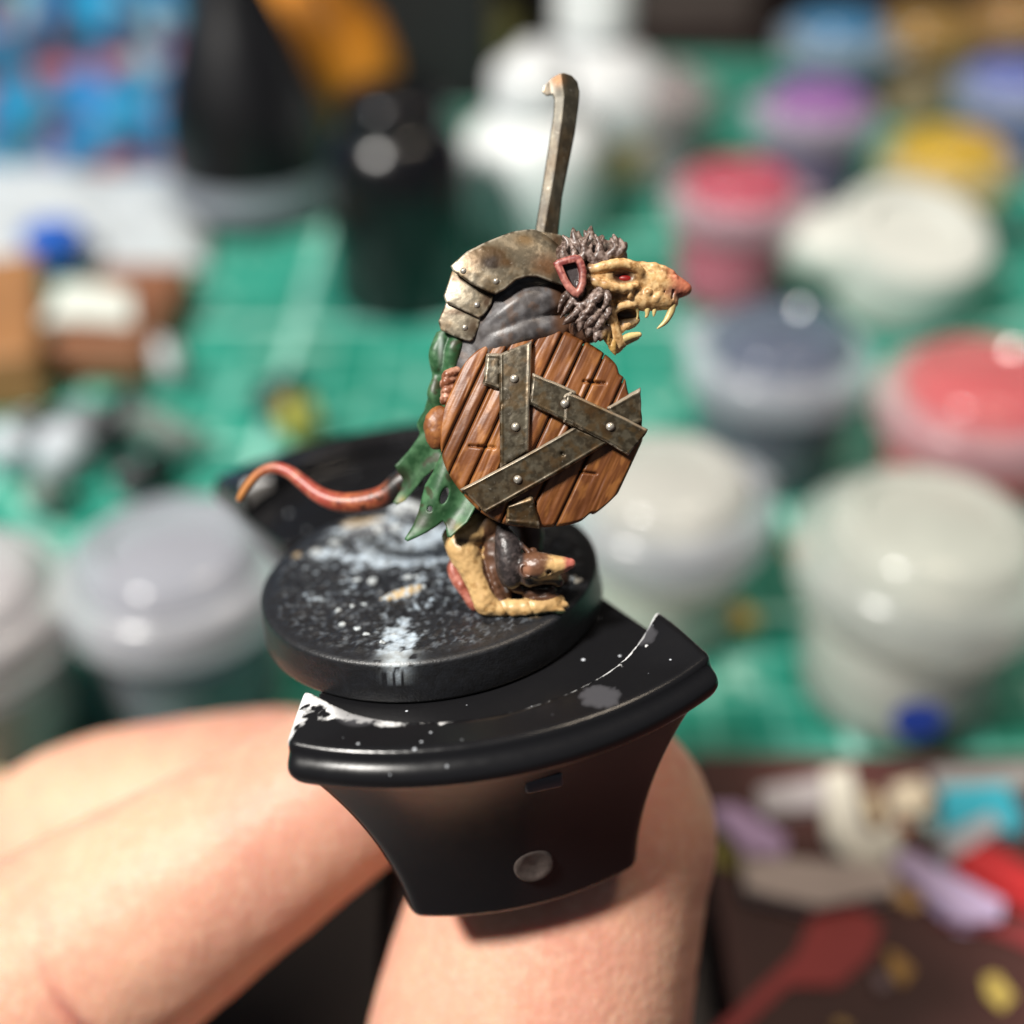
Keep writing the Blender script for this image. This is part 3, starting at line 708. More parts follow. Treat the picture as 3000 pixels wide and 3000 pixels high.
# -- base
def base_b(u, w, h): return base_k(u, w - 48., h)
def make_base():
    R, seg = 323.0, 420
    rings = np.concatenate([np.linspace(0.5, 300, 112), [306, 311, 315, 318.5, 321, 323]])
    a = np.linspace(0, 2 * math.pi, seg, endpoint=False)
    rr, aa = np.meshgrid(rings, a, indexing='ij')
    u, w = rr * np.cos(aa), rr * np.sin(aa)
    inn = sstep(306, 285, rr)
    big = fbm(u / 60, w / 60, 0.0, 21, 3); grit = vnoise(u / 9, w / 9, 0.0, 31); g2 = vnoise(u / 5, w / 5, 0.0, 37)
    h = inn * (9 * (big - .45) + 6.5 * np.maximum(grit - .45, 0) + 2.2 * g2)
    h += inn * 10 * np.exp(-(((u - 30) / 120) ** 2 + ((w + 110) / 90) ** 2)) * (.5 + fbm(u / 22, w / 22, 0., 41))
    bev = np.clip((rr - 311) / 12, 0, 1); h = h - 6 * bev ** 2.4
    # paint colour: black grit with dusty white and ochre patches
    def g(cx, cy, sx, sy, rot=0):
        ca, sa = math.cos(rot), math.sin(rot); du, dw = u - cx, w - cy
        return np.exp(-(((du * ca + dw * sa) / sx) ** 2 + ((-du * sa + dw * ca) / sy) ** 2))
    n = fbm(u / 16, w / 16, 0., 51, 4); n2 = fbm(u / 7, w / 7, 0., 61, 2)
    patch = 1.0 * g(-125, -190, 95, 60, .3) + .95 * g(-95, -60, 130, 62, .35) + .75 * g(10, -120, 60, 80) + .55 * g(-35, 105, 70, 40) + 1.05 * g(-52, 262, 42, 90, .1) + .5 * g(-240, -110, 40, 40) + .45 * g(60, 60, 60, 80) + .4 * g(-190, 40, 70, 60)
    white = sstep(.46, .95, patch * 1.0 + (n - .5) * 1.5 + (n2 - .5) * .6 - .02) * inn * .9
    och = sstep(.5, .8, .9 * g(-150, -230, 60, 30) + .8 * g(-270, -120, 25, 30) + .8 * g(95, 120, 50, 40) + .7 * g(205, 225, 40, 16) + (n - .5)) * inn
    spk = sstep(.58, .76, n2) * inn * .26
    col = np.stack([np.full(u.shape, c) for c in (.016, .017, .020)], -1)
    for m_, c in ((spk, (.26, .30, .35)), (white * .9, (.50, .60, .70)), (och * .7, (.50, .37, .20))):
        col = col + (np.array(c) - col) * np.clip(m_, 0, 1)[..., None]
    drip = (g(-52, 318, 26, 60) * .8 * (n > .42))
    col = col + (np.array((.5, .57, .62)) - col) * np.clip(drip, 0, 1)[..., None] * (rr > 290)[..., None]
    sr = [(323.6, -9), (324.5, -20), (326, -46), (329, -74), (327, -79), (300, -80), (1, -80)]
    V = [base_b(u.ravel(), w.ravel(), h.ravel())]; C = [col.reshape(-1, 3)]
    for r, hh in sr:
        V.append(base_b(r * np.cos(a), r * np.sin(a), np.full(seg, hh)))
        dr = np.exp(-((np.cos(a) * r + 52) / 20) ** 2) * (np.sin(a) > 0) * (vnoise(np.cos(a) * 60, np.sin(a) * 60 + hh / 9, 0., 3) > .42) * (.7 if hh > -30 else 0)
        C.append(np.array((.014, .015, .018)) + (np.array((.45, .52, .58)) - np.array((.014, .015, .018))) * dr[:, None])
    V = np.vstack(V); n_ = len(rings) + len(sr); I = np.arange(n_ * seg).reshape(n_, seg)
    J = np.roll(I, -1, 1)
    q = np.stack([I[:-1], J[:-1], J[1:], I[1:]], -1).reshape(-1, 4).tolist(); q.append(I[0].tolist()[::-1]); q.append(I[-1].tolist())
    return mesh_obj('base', (V - ORG['rat_warrior_figurine']) * U, q, M_GRIT, fig, np.vstack(C))
base = make_base()
def ground(px, py):
    """point of the base's top seen at picture point, as depth offset"""
    d = 0.0
    for _ in range(30):
        s = 1 - d / F; k = np.array(((px - 966) * s, (966 - py) * s, d)); d = d - (k - B0) @ EN / EN[2] * .5
    return d
def pebble(name, px, py, rx, ry, rz, rot, col, seed):
    d0 = ground(px, py)
    def f(x, y, z): return ell(x, y, z, (px, py, 0), (rx, ry, rz), rot) + 5 * (vnoise(x / 9, y / 9, z / 9, seed) - .5) + 2 * (vnoise(x / 4, y / 4, z / 4, seed) - .5)
    return sculpt(name, f, (px - rx - 8, py - rx - 8, -rz - 8, px + rx + 8, py + rx + 8, rz + 8), d0, 1.8, M_GRIT, base, lambda P: lerp3(col, (.52, .58, .62), sstep(.4, .7, vnoise(P[:, 0] / 8, P[:, 1] / 8, P[:, 2] / 8, seed + 1))))
pebble('stone_chip', *c3(1240, 1275), 48, 13, 16, -.33, (.52, .38, .19), 3)
pebble('stone_chip', *c3(1060, 890), 62, 20, 26, -.15, (.09, .10, .12), 5)
pebble('stone_chip', *c3(1290, 760), 40, 26, 24, .2, (.06, .065, .08), 6)
for i, (x, y, r) in enumerate([(840, 1380, 8), (930, 1350, 7), (1000, 1340, 8), (1060, 1190, 11), (960, 1180, 9), (1280, 1170, 11), (1330, 1170, 9), (870, 1460, 8), (960, 1490, 8), (1020, 1530, 9), (1110, 1580, 8), (1180, 1530, 7), (700, 1010, 12), (820, 960, 14)]):
    pebble('grit_grain', *c3(x, y), r, r * .8, r * .8, 0, (.42, .47, .50), 20 + i)

# -- tail
TP = [(1300, 530, 0, 82), (1230, 575, 0, 78), (1130, 650, -4, 70), (980, 690, -12, 66), (830, 688, -20, 60), (700, 640, -30, 50), (590, 560, -42, 43), (500, 495, -52, 38), (400, 466, -60, 34), (300, 500, -66, 29), (220, 580, -70, 25), (165, 665, -72, 21)]
TPp = [(*c3(x, y), z, r * .3) for x, y, z, r in TP]
def tail_col(P):
    x = P[:, 0]; n = fbm(x / 9, P[:, 1] / 9, P[:, 2] / 9, 4)
    c = lerp3((.22, .045, .024), (.36, .105, .045), sstep(.35, .65, n))
    c = lerp3((.33, .060, .042), (.42, .13, .08), sstep(.45, .7, n)) * (1 - sstep(600, 660, x))[:, None] + c * sstep(600, 660, x)[:, None]
    t = sstep(520, 435, x)
    c = c + (np.array((.50, .21, .06)) - c) * t[:, None]
    k = sstep(715, 742, x + 14 * (n - .5)); c = c + (np.array((.018, .014, .012)) - c) * k[:, None]
    s = (sstep(.58, .70, fbm(x / 13, P[:, 1] / 13, P[:, 2] / 13, 14)) * sstep(600, 660, x)); return c + (np.array((.05, .018, .01)) - c) * s[:, None] * .8
sculpt('tail', lambda x, y, z: chain(x, y, z, TPp, 3, 4), (400, 850, -110, 800, 985, 40), 70, 1.9, M_PAINT, fig, tail_col)

# -- torso core, sleeve
def body_f(x, y, z):
    a = chain(x, y, z, [(930, 560, -10, 70), (905, 690, -20, 72), (890, 830, -30, 60), (900, 930, -40, 55)], 20, 2)
    cap = chain(x, y, z, [(*c1(930, 640), 34, 24), (*c1(830, 640), 42, 31), (*c1(700, 680), 46, 40), (*c1(570, 780), 40, 36), (*c1(470, 900), 26, 30)], 16, 3)
    sl = chain(x, y, z, [(*c1(930, 800), 46, 24), (*c1(740, 812), 58, 26), (*c1(580, 870), 52, 28), (*c1(480, 960), 36, 28)], 8, 3)
    f = smin(a, cap, 6); f = smin(f, sl, 1.5)
    nk = chain(x, y, z, [(1000, 560, 0, 60), (1090, 540, 5, 44), (1120, 590, 5, 40)], 20); f = smin(f, nk, 10)
    f = smin(f, cone(x, y, z, (1000, 640, -20), (1040, 760, -30), 75, 70), 20)
    return f + 1.2 * np.sin((x * .35 + y * .5) / 2.2) * np.exp(-((y - 600) / 40) ** 2) * .5
def body_col(P):
    n = fbm(P[:, 0] / 14, P[:, 1] / 14, P[:, 2] / 14, 7)
    c = lerp3((.075, .070, .072), (.15, .145, .15), sstep(.35, .7, n))
    b = sstep(1030, 1055, P[:, 0]) ; c = c + (np.array((.12, .06, .035)) - c) * b[:, None]
    r = sstep(.56, .7, fbm(P[:, 0] / 20, P[:, 1] / 20, 0., 17)); return c + (np.array((.16, .085, .045)) - c) * (r * .35)[:, None]
sculpt('torso', body_f, (800, 470, -130, 1190, 1000, 105), 150, 3.0, M_PAINT, fig, body_col)

# -- shoulder plates
def dome_at(x, y, cx, cy, rx, ry, h):
    return h * np.sqrt(np.clip(1 - ((x - cx) / rx) ** 2 - ((y - cy) / ry) ** 2, 0.0, 1)) - 40 * np.clip(((x - cx) / rx) ** 2 + ((y - cy) / ry) ** 2 - 1, 0, 2)
def plate(poly, cx, cy, rx, ry, h, zoff, t, stains, parent=fig):
    pts = [c1(*p) for p in poly]; xs = [p[0] for p in pts]; ys = [p[1] for p in pts]
    def f(x, y, z):
        D = dome_at(x, y, cx, cy, rx, ry, h) + zoff + 1.0 * (fbm(x / 16, y / 16, 0., 12) - .5)
        return sheet(x, y, z, pts, D, t, 3.5) * .8
    def colf(P):
        n = fbm(P[:, 0] / 10, P[:, 1] / 10, 0., 33, 4)
        c = lerp3((.115, .096, .066), (.225, .19, .135), sstep(.35, .7, n))
        for (sx, sy, ax, ay, st, cc) in stains:
            X, Y = c1(sx, sy); k = np.exp(-(((P[:, 0] - X) / (ax * .3)) ** 2 + ((P[:, 1] - Y) / (ay * .3)) ** 2) ** 1.3 + (n - .5) * 1.2) * st * 1.35
            c = c + (np.array(cc) - c) * np.clip(k, 0, 1)[:, None]
        e = poly2(P[:, 0], P[:, 1], pts); ed_ = np.exp(-((e + 1.5) / 2.2) ** 2) * sstep(.35, .6, n) * .7
        return c + (np.array((.55, .50, .40)) - c) * ed_[:, None]
    o = sculpt('shoulder_plate', f, (min(xs) - 5, min(ys) - 5, zoff - 45 - t, max(xs) + 5, max(ys) + 5, zoff + h + t + 4), 165, 1.5, M_METAL, parent, colf)
    return o, lambda x, y: dome_at(np.array([x]), np.array([y]), cx, cy, rx, ry, h)[0] + zoff + t
DK = (.055, .030, .012)
pl1, z1f = plate([(960, 200), (900, 190), (780, 183), (650, 215), (480, 290), (370, 345), (268, 432), (285, 465), (400, 550), (500, 598), (545, 612), (600, 585), (670, 525), (740, 503), (800, 503), (880, 528), (965, 548), (985, 460), (975, 300)],
     945, 545, 140, 118, 62, 22, 5.5, [(480, 375, 150, 75, .95, (.060, .034, .010)), (525, 425, 60, 40, 1, (.02, .011, .005)), (610, 425, 50, 30, .8, (.075, .038, .012)), (720, 275, 62, 42, .85, (.07, .042, .013)), (925, 250, 40, 60, .7, DK), (860, 430, 90, 70, .55, (.24, .13, .07)), (990, 350, 30, 160, .6, DK)])
pl2, z2f = plate([(275, 440), (330, 450), (420, 520), (490, 580), (530, 615), (515, 670), (470, 725), (440, 742), (330, 690), (238, 645), (222, 600), (245, 540)],
     925, 590, 125, 118, 46, 12, 5.5, [(500, 640, 40, 60, .7, DK), (330, 500, 90, 20, .8, DK)])
pl3, z3f = plate([(240, 630), (330, 660), (455, 720), (440, 800), (405, 868), (380, 882), (290, 850), (203, 806), (188, 752), (210, 700)],
     915, 620, 122, 120, 40, 6, 5.5, [(400, 800, 40, 60, .6, DK), (300, 700, 120, 20, .7, DK)])
def rivet(parent, x, y, z, r, d0, col=(.55, .50, .42), mat=None):
    P, Q = [], []; rows = 6; seg = 14
    for j in range(rows):
        t = (j / (rows - 1)) * math.pi / 2
        for i in range(seg):
            a = 2 * math.pi * i / seg; P.append((x + r * math.cos(t) * math.cos(a) + 1e-4 * math.cos(a), y + r * math.cos(t) * math.sin(a) + 1e-4 * math.sin(a), z + r * .85 * math.sin(t) - 1.0))
    for j in range(rows - 1):
        for i in range(seg): Q.append([j * seg + i, j * seg + (i + 1) % seg, (j + 1) * seg + (i + 1) % seg, (j + 1) * seg + i])
    Q.append(list(range(seg))[::-1]); Q.append([(rows - 1) * seg + i for i in range(seg)])
    K = (to_k(np.array(P), d0) - rootorg(parent)) * U
    return mesh_obj('rivet', K, Q, mat or M_RIVET, parent)
M_RIVET = plain('rivet_silver', (.60, .55, .47), .32, .65, vary=.2, scale=3000)
for (x, y, o, zf) in ((350, 470, pl1, z1f), (548, 537, pl1, z1f), (430, 665, pl2, z2f), (355, 797, pl3, z3f)):
    X, Y = c1(x, y); rivet(o, X, Y, zf(X, Y), 6.2, 165)

# -- robe (two ragged flaps and the gathered folds at the back)
GREEN = (.045, .165, .055)
def robe_col(P):
    n = fbm(P[:, 0] / 15, P[:, 1] / 15, P[:, 2] / 15, 3)
    c = lerp3((.020, .078, .027), (.058, .150, .066), sstep(.38, .68, n))
    k = sstep(.60, .72, fbm(P[:, 0] / 24, P[:, 1] / 24, 0., 23)) * .8; c = c + (np.array((.035, .030, .012)) - c) * k[:, None]
    for (x, y, r) in ((*c3(1230, 520), 17), (*c3(1370, 810), 17)):
        q = np.exp(-((P[:, 0] - x) ** 2 + (P[:, 1] - y) ** 2) / r ** 2) * .9; c = c + (np.array((.025, .028, .012)) - c) * q[:, None]
    h = np.exp(-((P[:, 0] - c1(205, 925)[0]) / 4.5) ** 2 - ((P[:, 1] - c1(205, 925)[1]) / 22) ** 2); c = c + (np.array((.55, .62, .58)) - c) * h[:, None] * .8  # white highlight painted into the colour of the back fold
    for (x, y) in (c3(1230, 680), c3(1600, 850)):
        q = np.exp(-((P[:, 0] - x) ** 2 + (P[:, 1] - y) ** 2) / 9 ** 2) * .6; c = c + (np.array((.36, .26, .09)) - c) * q[:, None]
    return c
BK = [(838, 690), (816, 730), (806, 765), (800, 795), (789, 825), (770, 850), (743, 878), (749, 890), (758, 905), (752, 925), (738, 947), (745, 953), (762, 945), (780, 925), (800, 900), (822, 885), (880, 860), (900, 780), (890, 690)]
FR = [(870, 780), (838, 850), (820, 890), (804, 915), (796, 945), (791, 968), (782, 990), (766, 1016), (772, 1021), (790, 1013), (808, 1004), (826, 993), (838, 983), (843, 992), (846, 1012), (853, 1014), (866, 1000), (884, 985), (898, 960), (925, 930), (930, 800)]
def robe_f(x, y, z):
    s = (x - 850) * .82 + (y - 850) * .57; q = -(x - 850) * .57 + (y - 850) * .82       # across / along the folds
    Db = 4 - 34 * sstep(850, 745, x) ** 1.5 + 8 * np.sin(s / 13.0 + q / 120) * sstep(-60, 40, q)
    fb = sheet(x, y, z, BK, Db, 6.5, 4)
    Df = 38 + 9 * np.sin((s + 6) / 15.0 - q / 150) - 22 * sstep(840, 770, x) + 10 * sstep(960, 1020, y)
    ff = sheet(x, y, z, FR, Df, 6.0, 4.5)
    hx, hy = c3(1515, 652); ca, sa = math.cos(.35), math.sin(.35)
    dx, dy = (x - hx), (y - hy); rx_, ry_ = dx * ca + dy * sa, -dx * sa + dy * ca
    hole = (np.sqrt((rx_ / 6.5) ** 2 + (ry_ / 16) ** 2) - 1) * 6.5
    hx, hy = c3(1425, 732); hole2 = np.sqrt((x - hx) ** 2 + (y - hy) ** 2) - 5
    ff = smax(ff, -hole, 4); ff = smax(ff, -hole2, 3)
    up = chain(x, y, z, [(*c1(225, 830), 26, 11), (*c1(180, 930), 28, 14), (*c1(180, 1010), 24, 13), (*c1(200, 1070), 16, 8)], 4, 3)
    up2 = chain(x, y, z, [(*c1(320, 860), 38, 12), (*c1(285, 930), 40, 15), (*c1(265, 1030), 34, 12), (*c1(225, 1080), 22, 8)], 4, 3)
    up3 = chain(x, y, z, [(*c2(200, 520), 20, 9), (*c2(180, 620), 22, 12), (*c2(200, 700), 18, 10), (*c2(140, 760), 6, 10), (*c2(95, 830), -4, 12)], 5, 3)
    Du = 34 + 7 * np.sin((x - 815) / 6.0 + (y - 640) / 45) - 30 * sstep(850, 806, x) - 30 * sstep(740, 800, y)
    fu = sheet(x, y, z, [(826, 632), (814, 650), (812, 672), (816, 702), (822, 722), (811, 745), (802, 772), (798, 800), (785, 832), (840, 850), (885, 800), (885, 640)], Du, 6.5, 5)
    f = smin(fb, ff, 3); f = smin(f, fu, 9); f = smin(f, up, 8); f = smin(f, up2, 5); f = smin(f, up3, 9)
    return f
sculpt('robe', robe_f, (725, 620, -70, 940, 1030, 85), 150, 1.9, M_CLOTH, fig, robe_col)

# -- legs and feet
TAN = np.array((.63, .41, .18)); BRN = np.array((.105, .048, .026)); DKB = np.array((.030, .024, .024))
LG = [(840, 190, 0, 120), (640, 300, 10, 115), (480, 330, 6, 70)]
def p4(l): return [(*c4(a, b), z, r * .2333) for a, b, z, r in l]
def leg_f(x, y, z):
    th = chain(x, y, z, p4(LG), 8, 2)
    sh = chain(x, y, z, p4([(470, 330, 6, 62), (570, 440, 8, 118), (660, 620, 10, 98), (735, 800, 12, 92), (770, 890, 12, 80)]), 8, 3)
    ft = chain(x, y, z, p4([(745, 880, 12, 75), (900, 905, 16, 66), (1080, 905, 20, 66), (1220, 885, 18, 68), (1300, 860, 14, 58), (1335, 880, 12, 40)]), 6, 2)
    br = chain(x, y, z, p4([(830, 300, -2, 110), (830, 480, 4, 100), (860, 700, 4, 95), (900, 850, 4, 60)]), 8, 2)
    f = smin(th, sh, 5); f = smin(f, ft, 7); f = smin(f, br, 4)
    fo = chain(x, y, z, p4([(900, 400, 22, 30), (880, 560, 26, 30), (960, 720, 24, 30), (1030, 770, 20, 28)]), 4, 3)
    fo2 = chain(x, y, z, p4([(800, 600, 22, 26), (840, 720, 24, 26), (890, 850, 20, 24)]), 4, 2)
    f = smin(smin(f, fo, 3), fo2, 3)
    tb = chain(x, y, z, p4([(1090, 790, 14, 44), (1240, 800, 14, 44), (1290, 770, 10, 34)]), 4)
    f = smin(f, tb, 3)
    for a_, b_, zz in ((1345, 925, 22), (1375, 880, 16), (1340, 835, 8)):
        f = smin(f, chain(x, y, z, p4([(1180, 885, 18, 44), (1270, (b_ + 880) / 2 - 14, zz, 44), (a_, b_, zz, 30), (a_ + 42, b_ + 12, zz, 8)]), 4, 2), 4)
    fx, fy = (x - 740.6) / .23333, (y - 933.8) / .23333
    f = f + 2.2 * np.exp(-((fx - 900 - .5 * (fy - 900)) / 16) ** 2) * sstep(840, 870, fy) + 2.2 * np.exp(-((fx - 1120 - .4 * (fy - 900)) / 16) ** 2) * sstep(840, 870, fy)
    return f + 2.0 * (vnoise(x / 8, y / 8, z / 8, 3) - .5)
def leg_col(P):
    x, y = (P[:, 0] - 740.6) / .23333, (P[:, 1] - 933.8) / .23333
    n = fbm(P[:, 0] / 8, P[:, 1] / 8, P[:, 2] / 8, 6)
    edge = np.interp(y, [200, 380, 420, 600, 760, 860], [760, 720, 740, 725, 790, 870]) + 40 * (n - .5)
    foot = (y > 845 - 18 * np.sin(x / 70) - .06 * (x - 900)) & (x > 700)
    tan = np.clip((edge - x) / 14 + .5, 0, 1); tan = np.where(foot, 1.0, tan)
    br = np.where(((x > 980) & (y > 730))[:, None], BRN * .9, BRN)
    c = np.array(br) + (TAN - br) * tan[:, None]
    st = sstep(.56, .72, fbm(P[:, 0] / 12, P[:, 1] / 12, 0., 46)) * .55 * tan; c = c + (np.array((.30, .15, .04)) - c) * st[:, None]
    upd = sstep(330, 240, y) * sstep(620, 760, x); c = c + (np.array((.06, .03, .012)) - c) * upd[:, None]
    band = np.exp(-((y - 365) / 26) ** 2) * sstep(470, 560, x) * .85; c = c + (np.array((.05, .028, .014)) - c) * band[:, None]
    h = np.exp(-(((x - 870) - (y - 600) * .32) / 12) ** 2) * (y > 480) * (y < 780) * .55; c = c + (np.array((.42, .45, .48)) - c) * h[:, None]
    sole = sstep(948, 970, y + .045 * (x - 900) - 16 * np.sin(x / 120)); return c + (np.array((.02, .035, .018)) - c) * sole[:, None]
sculpt('leg', leg_f, (825, 950, -50, 1085, 1185, 60), 135, 1.5, M_PAINT, fig, leg_col)
PINK = (.52, .20, .15)
def claw_f(x, y, z):
    f = chain(x, y, z, p4([(530, 490, -10, 38), (490, 590, -6, 46), (530, 690, -2, 50), (590, 780, 0, 44), (650, 870, 2, 46), (670, 905, 2, 30)]), 4, 3)
    return smin(f, sph(x, y, z, (*c4(560, 730), 6), 7), 4)
sculpt('claw', claw_f, (838, 1030, -30, 912, 1160, 25), 120, 1.5, M_PAINT, fig, lambda P: lerp3(PINK, (.33, .09, .06), sstep(.4, .65, fbm(P[:, 0] / 9, P[:, 1] / 9, 0., 5))))
# far leg, in shade behind the shield
sculpt('leg', lambda x, y, z: smin(chain(x, y, z, [(960, 930, -40, 34), (1000, 1010, -50, 26), (985, 1090, -46, 20)], 8, 3), chain(x, y, z, [(985, 1090, -46, 18), (1060, 1092, -40, 16)], 8), 8), (915, 890, -95, 1090, 1120, 0), 100, 2.5, M_PAINT, fig, BRN * .8)

# -- the small rat at its feet
def srat_f(x, y, z):
    f = chain(x, y, z, p4([(880, 270, 16, 40), (930, 400, 22, 95), (950, 540, 24, 110), (960, 660, 20, 95)]), 8, 2)
    hd = chain(x, y, z, p4([(1100, 570, 34, 104), (1190, 570, 38, 106), (1310, 562, 38, 74), (1430, 548, 36, 42)]), 6, 2)
    f = smin(f, hd, 7)
    lo = chain(x, y, z, p4([(1110, 660, 26, 80), (1280, 650, 26, 56), (1340, 700, 18, 40)]), 8); f = smin(f, lo, 6)
    rdg = chain(x, y, z, p4([(880, 235, 18, 16), (980, 340, 28, 16), (1100, 455, 36, 18)]), 4, 2); f = smin(f, rdg, 3)
    ear = ell(x, y, z, (*c4(1070, 600), 54), (13, 16, 7), -.4); ear = smax(ear, -ell(x, y, z, (*c4(1076, 604), 60), (8, 11, 7), -.4), 2); f = smin(f, ear, 2)
    f = smin(f, ell(x, y, z, (*c4(1130, 462), 30), (9, 10, 5), .5), 2); f = smax(f, -chain(x, y, z, p4([(1290, 640, 50, 9), (1380, 618, 46, 8), (1460, 590, 40, 6)]), 2), 2)
    f = smax(f, -sph(x, y, z, (*c4(1255, 605), 55), 4.5), 3)
    return f + 1.0 * (vnoise(x / 5, y / 5, z / 5, 13) - .5)
def srat_col(P):
    x, y = (P[:, 0] - 740.6) / .23333, (P[:, 1] - 933.8) / .23333
    n = fbm(P[:, 0] / 8, P[:, 1] / 8, P[:, 2] / 8, 16)
    c = lerp3(DKB, (.09, .07, .068), sstep(.42, .7, n) * .7)
    hd = sstep(1040, 1080, x); c = c + (np.array((.14, .065, .035)) - c) * hd[:, None]
    dk = sstep(610, 660, y) * hd; c = c + (np.array((.015, .011, .011)) - c) * dk[:, None]
    t = sstep(1200, 1290, x + .35 * (y - 560) + 90 * (n - .5)) * sstep(690, 660, y); c = c + (TAN * 1.02 - c) * t[:, None]
    p = sstep(1355, 1410, x + 40 * (n - .5)); c = c + (np.array((.50, .15, .115)) - c) * p[:, None]
    er = np.exp(-(((x - 1255) / 34) ** 2 + ((y - 607) / 26) ** 2) ** 2); c = c + (np.array((.02, .012, .010)) - c) * er[:, None]
    e = np.exp(-(((x - 1075) / 40) ** 2 + ((y - 590) / 40) ** 2)); return c + (np.array((.42, .20, .12)) - c) * (e * .7)[:, None]
srat = sculpt('small_rat', srat_f, (925, 975, -20, 1100, 1125, 80), 150, 1.4, M_PAINT, fig, srat_col); srat['label'] = 'little dark brown rat with a pink nose crouching at the feet'
rivet(srat, *c4(1258, 605), 50, 4.0, 150, mat=plain('little_eye', (.42, .22, .05), .15))
# glue flecks by the foot
for i, (x, y, r) in enumerate([(1430, 690, 16), (1500, 700, 9), (1375, 905, 11)]):
    pebble('glue_fleck', *c4(x, y), r, r * .55, r * .7, -.2, (.50, .46, .38), 70 + i)

# -- blade
def cb(x, y): return (998.2 + .1832 * x, 96.6 + .1832 * y)
BL = [cb(*p) for p in [(-60, 2500), (0, 2200), (60, 1880), (150, 1300), (250, 650), (256, 500), (240, 452), (180, 462), (132, 425), (150, 360), (230, 280), (300, 246), (360, 235), (440, 258), (500, 320), (522, 420), (515, 530), (470, 850), (400, 1200), (340, 1500), (300, 1880), (250, 2200), (200, 2500)]]
def blade_f(x, y, z):
    d2 = poly2(x, y, BL)
    ridge = np.interp(y, [cb(0, a)[1] for a in (250, 480, 700, 1300, 1880, 2500)], [cb(a, 0)[0] for a in (330, 360, 340, 255, 150, 60)])
    t = 9 - .26 * np.abs(x - ridge) * np.where(x < ridge, 1.1, .5)
    return smax((np.abs(z) - np.clip(t, 2.2, 9)) * .85, d2, 2.5)
def blade_col(P):
    n = fbm(P[:, 0] / 8, P[:, 1] / 18, P[:, 2] / 8, 44)
    c = lerp3((.030, .026, .017), (.058, .050, .034), sstep(.4, .7, n))
    tp = np.exp(-(((P[:, 0] - 1029) / 12) ** 2 + ((P[:, 1] - 170) / 14) ** 2)); c = c + (np.array((.55, .50, .42)) - c) * tp[:, None]
    st = np.exp(-(((P[:, 0] - 1052) / 13) ** 2 + ((P[:, 1] - 153) / 12) ** 2)) * .8; return c + (np.array((.17, .075, .022)) - c) * st[:, None]
sculpt('blade', blade_f, (980, 130, -14, 1100, 560, 14), 135, 1.4, M_METAL, fig, blade_col)

# -- shield
SC = (1020.0, 808.0)
def rim_r(a):
    base_ = 192 + 3.0 * np.sin(a * 3 + .5) + 2.0 * np.sin(a * 7)
    chips = 8 * np.exp(-((a - (-.42)) / .10) ** 2) + 6 * np.exp(-((a - (-.62)) / .05) ** 2) + 5 * np.exp(-((a - 1.05) / .05) ** 2)
    return base_ - chips
CT, ST = math.cos(math.radians(25)), math.sin(math.radians(25))
pc = 927 * CT + 864 * ST
PB = [(b - pc) * .26667 for b in (480, 640, 748, 905, 1062, 1229, 1395, 1595, 1930)]
def dome_s(x, y): r2 = ((x - SC[0]) ** 2 + (y - SC[1]) ** 2) / 190 ** 2; return -20 * r2
shield_bk = sculpt('shield', lambda x, y, z: smax(np.abs(z - dome_s(x, y) + 16) - 6, np.sqrt((x - SC[0]) ** 2 + (y - SC[1]) ** 2) - 180, 4), (830, 615, -52, 1210, 1000, 4), 232, 3.0, M_WOOD, fig, (.05, .022, .012))
shield_bk['label'] = 'round brown wooden shield bound with riveted metal straps'
CRK = [(1290, 525, 1), (1330, 525, 1), (480, 985, 1), (545, 985, 1), (1265, 1170, 1), (920, 640, 0)]
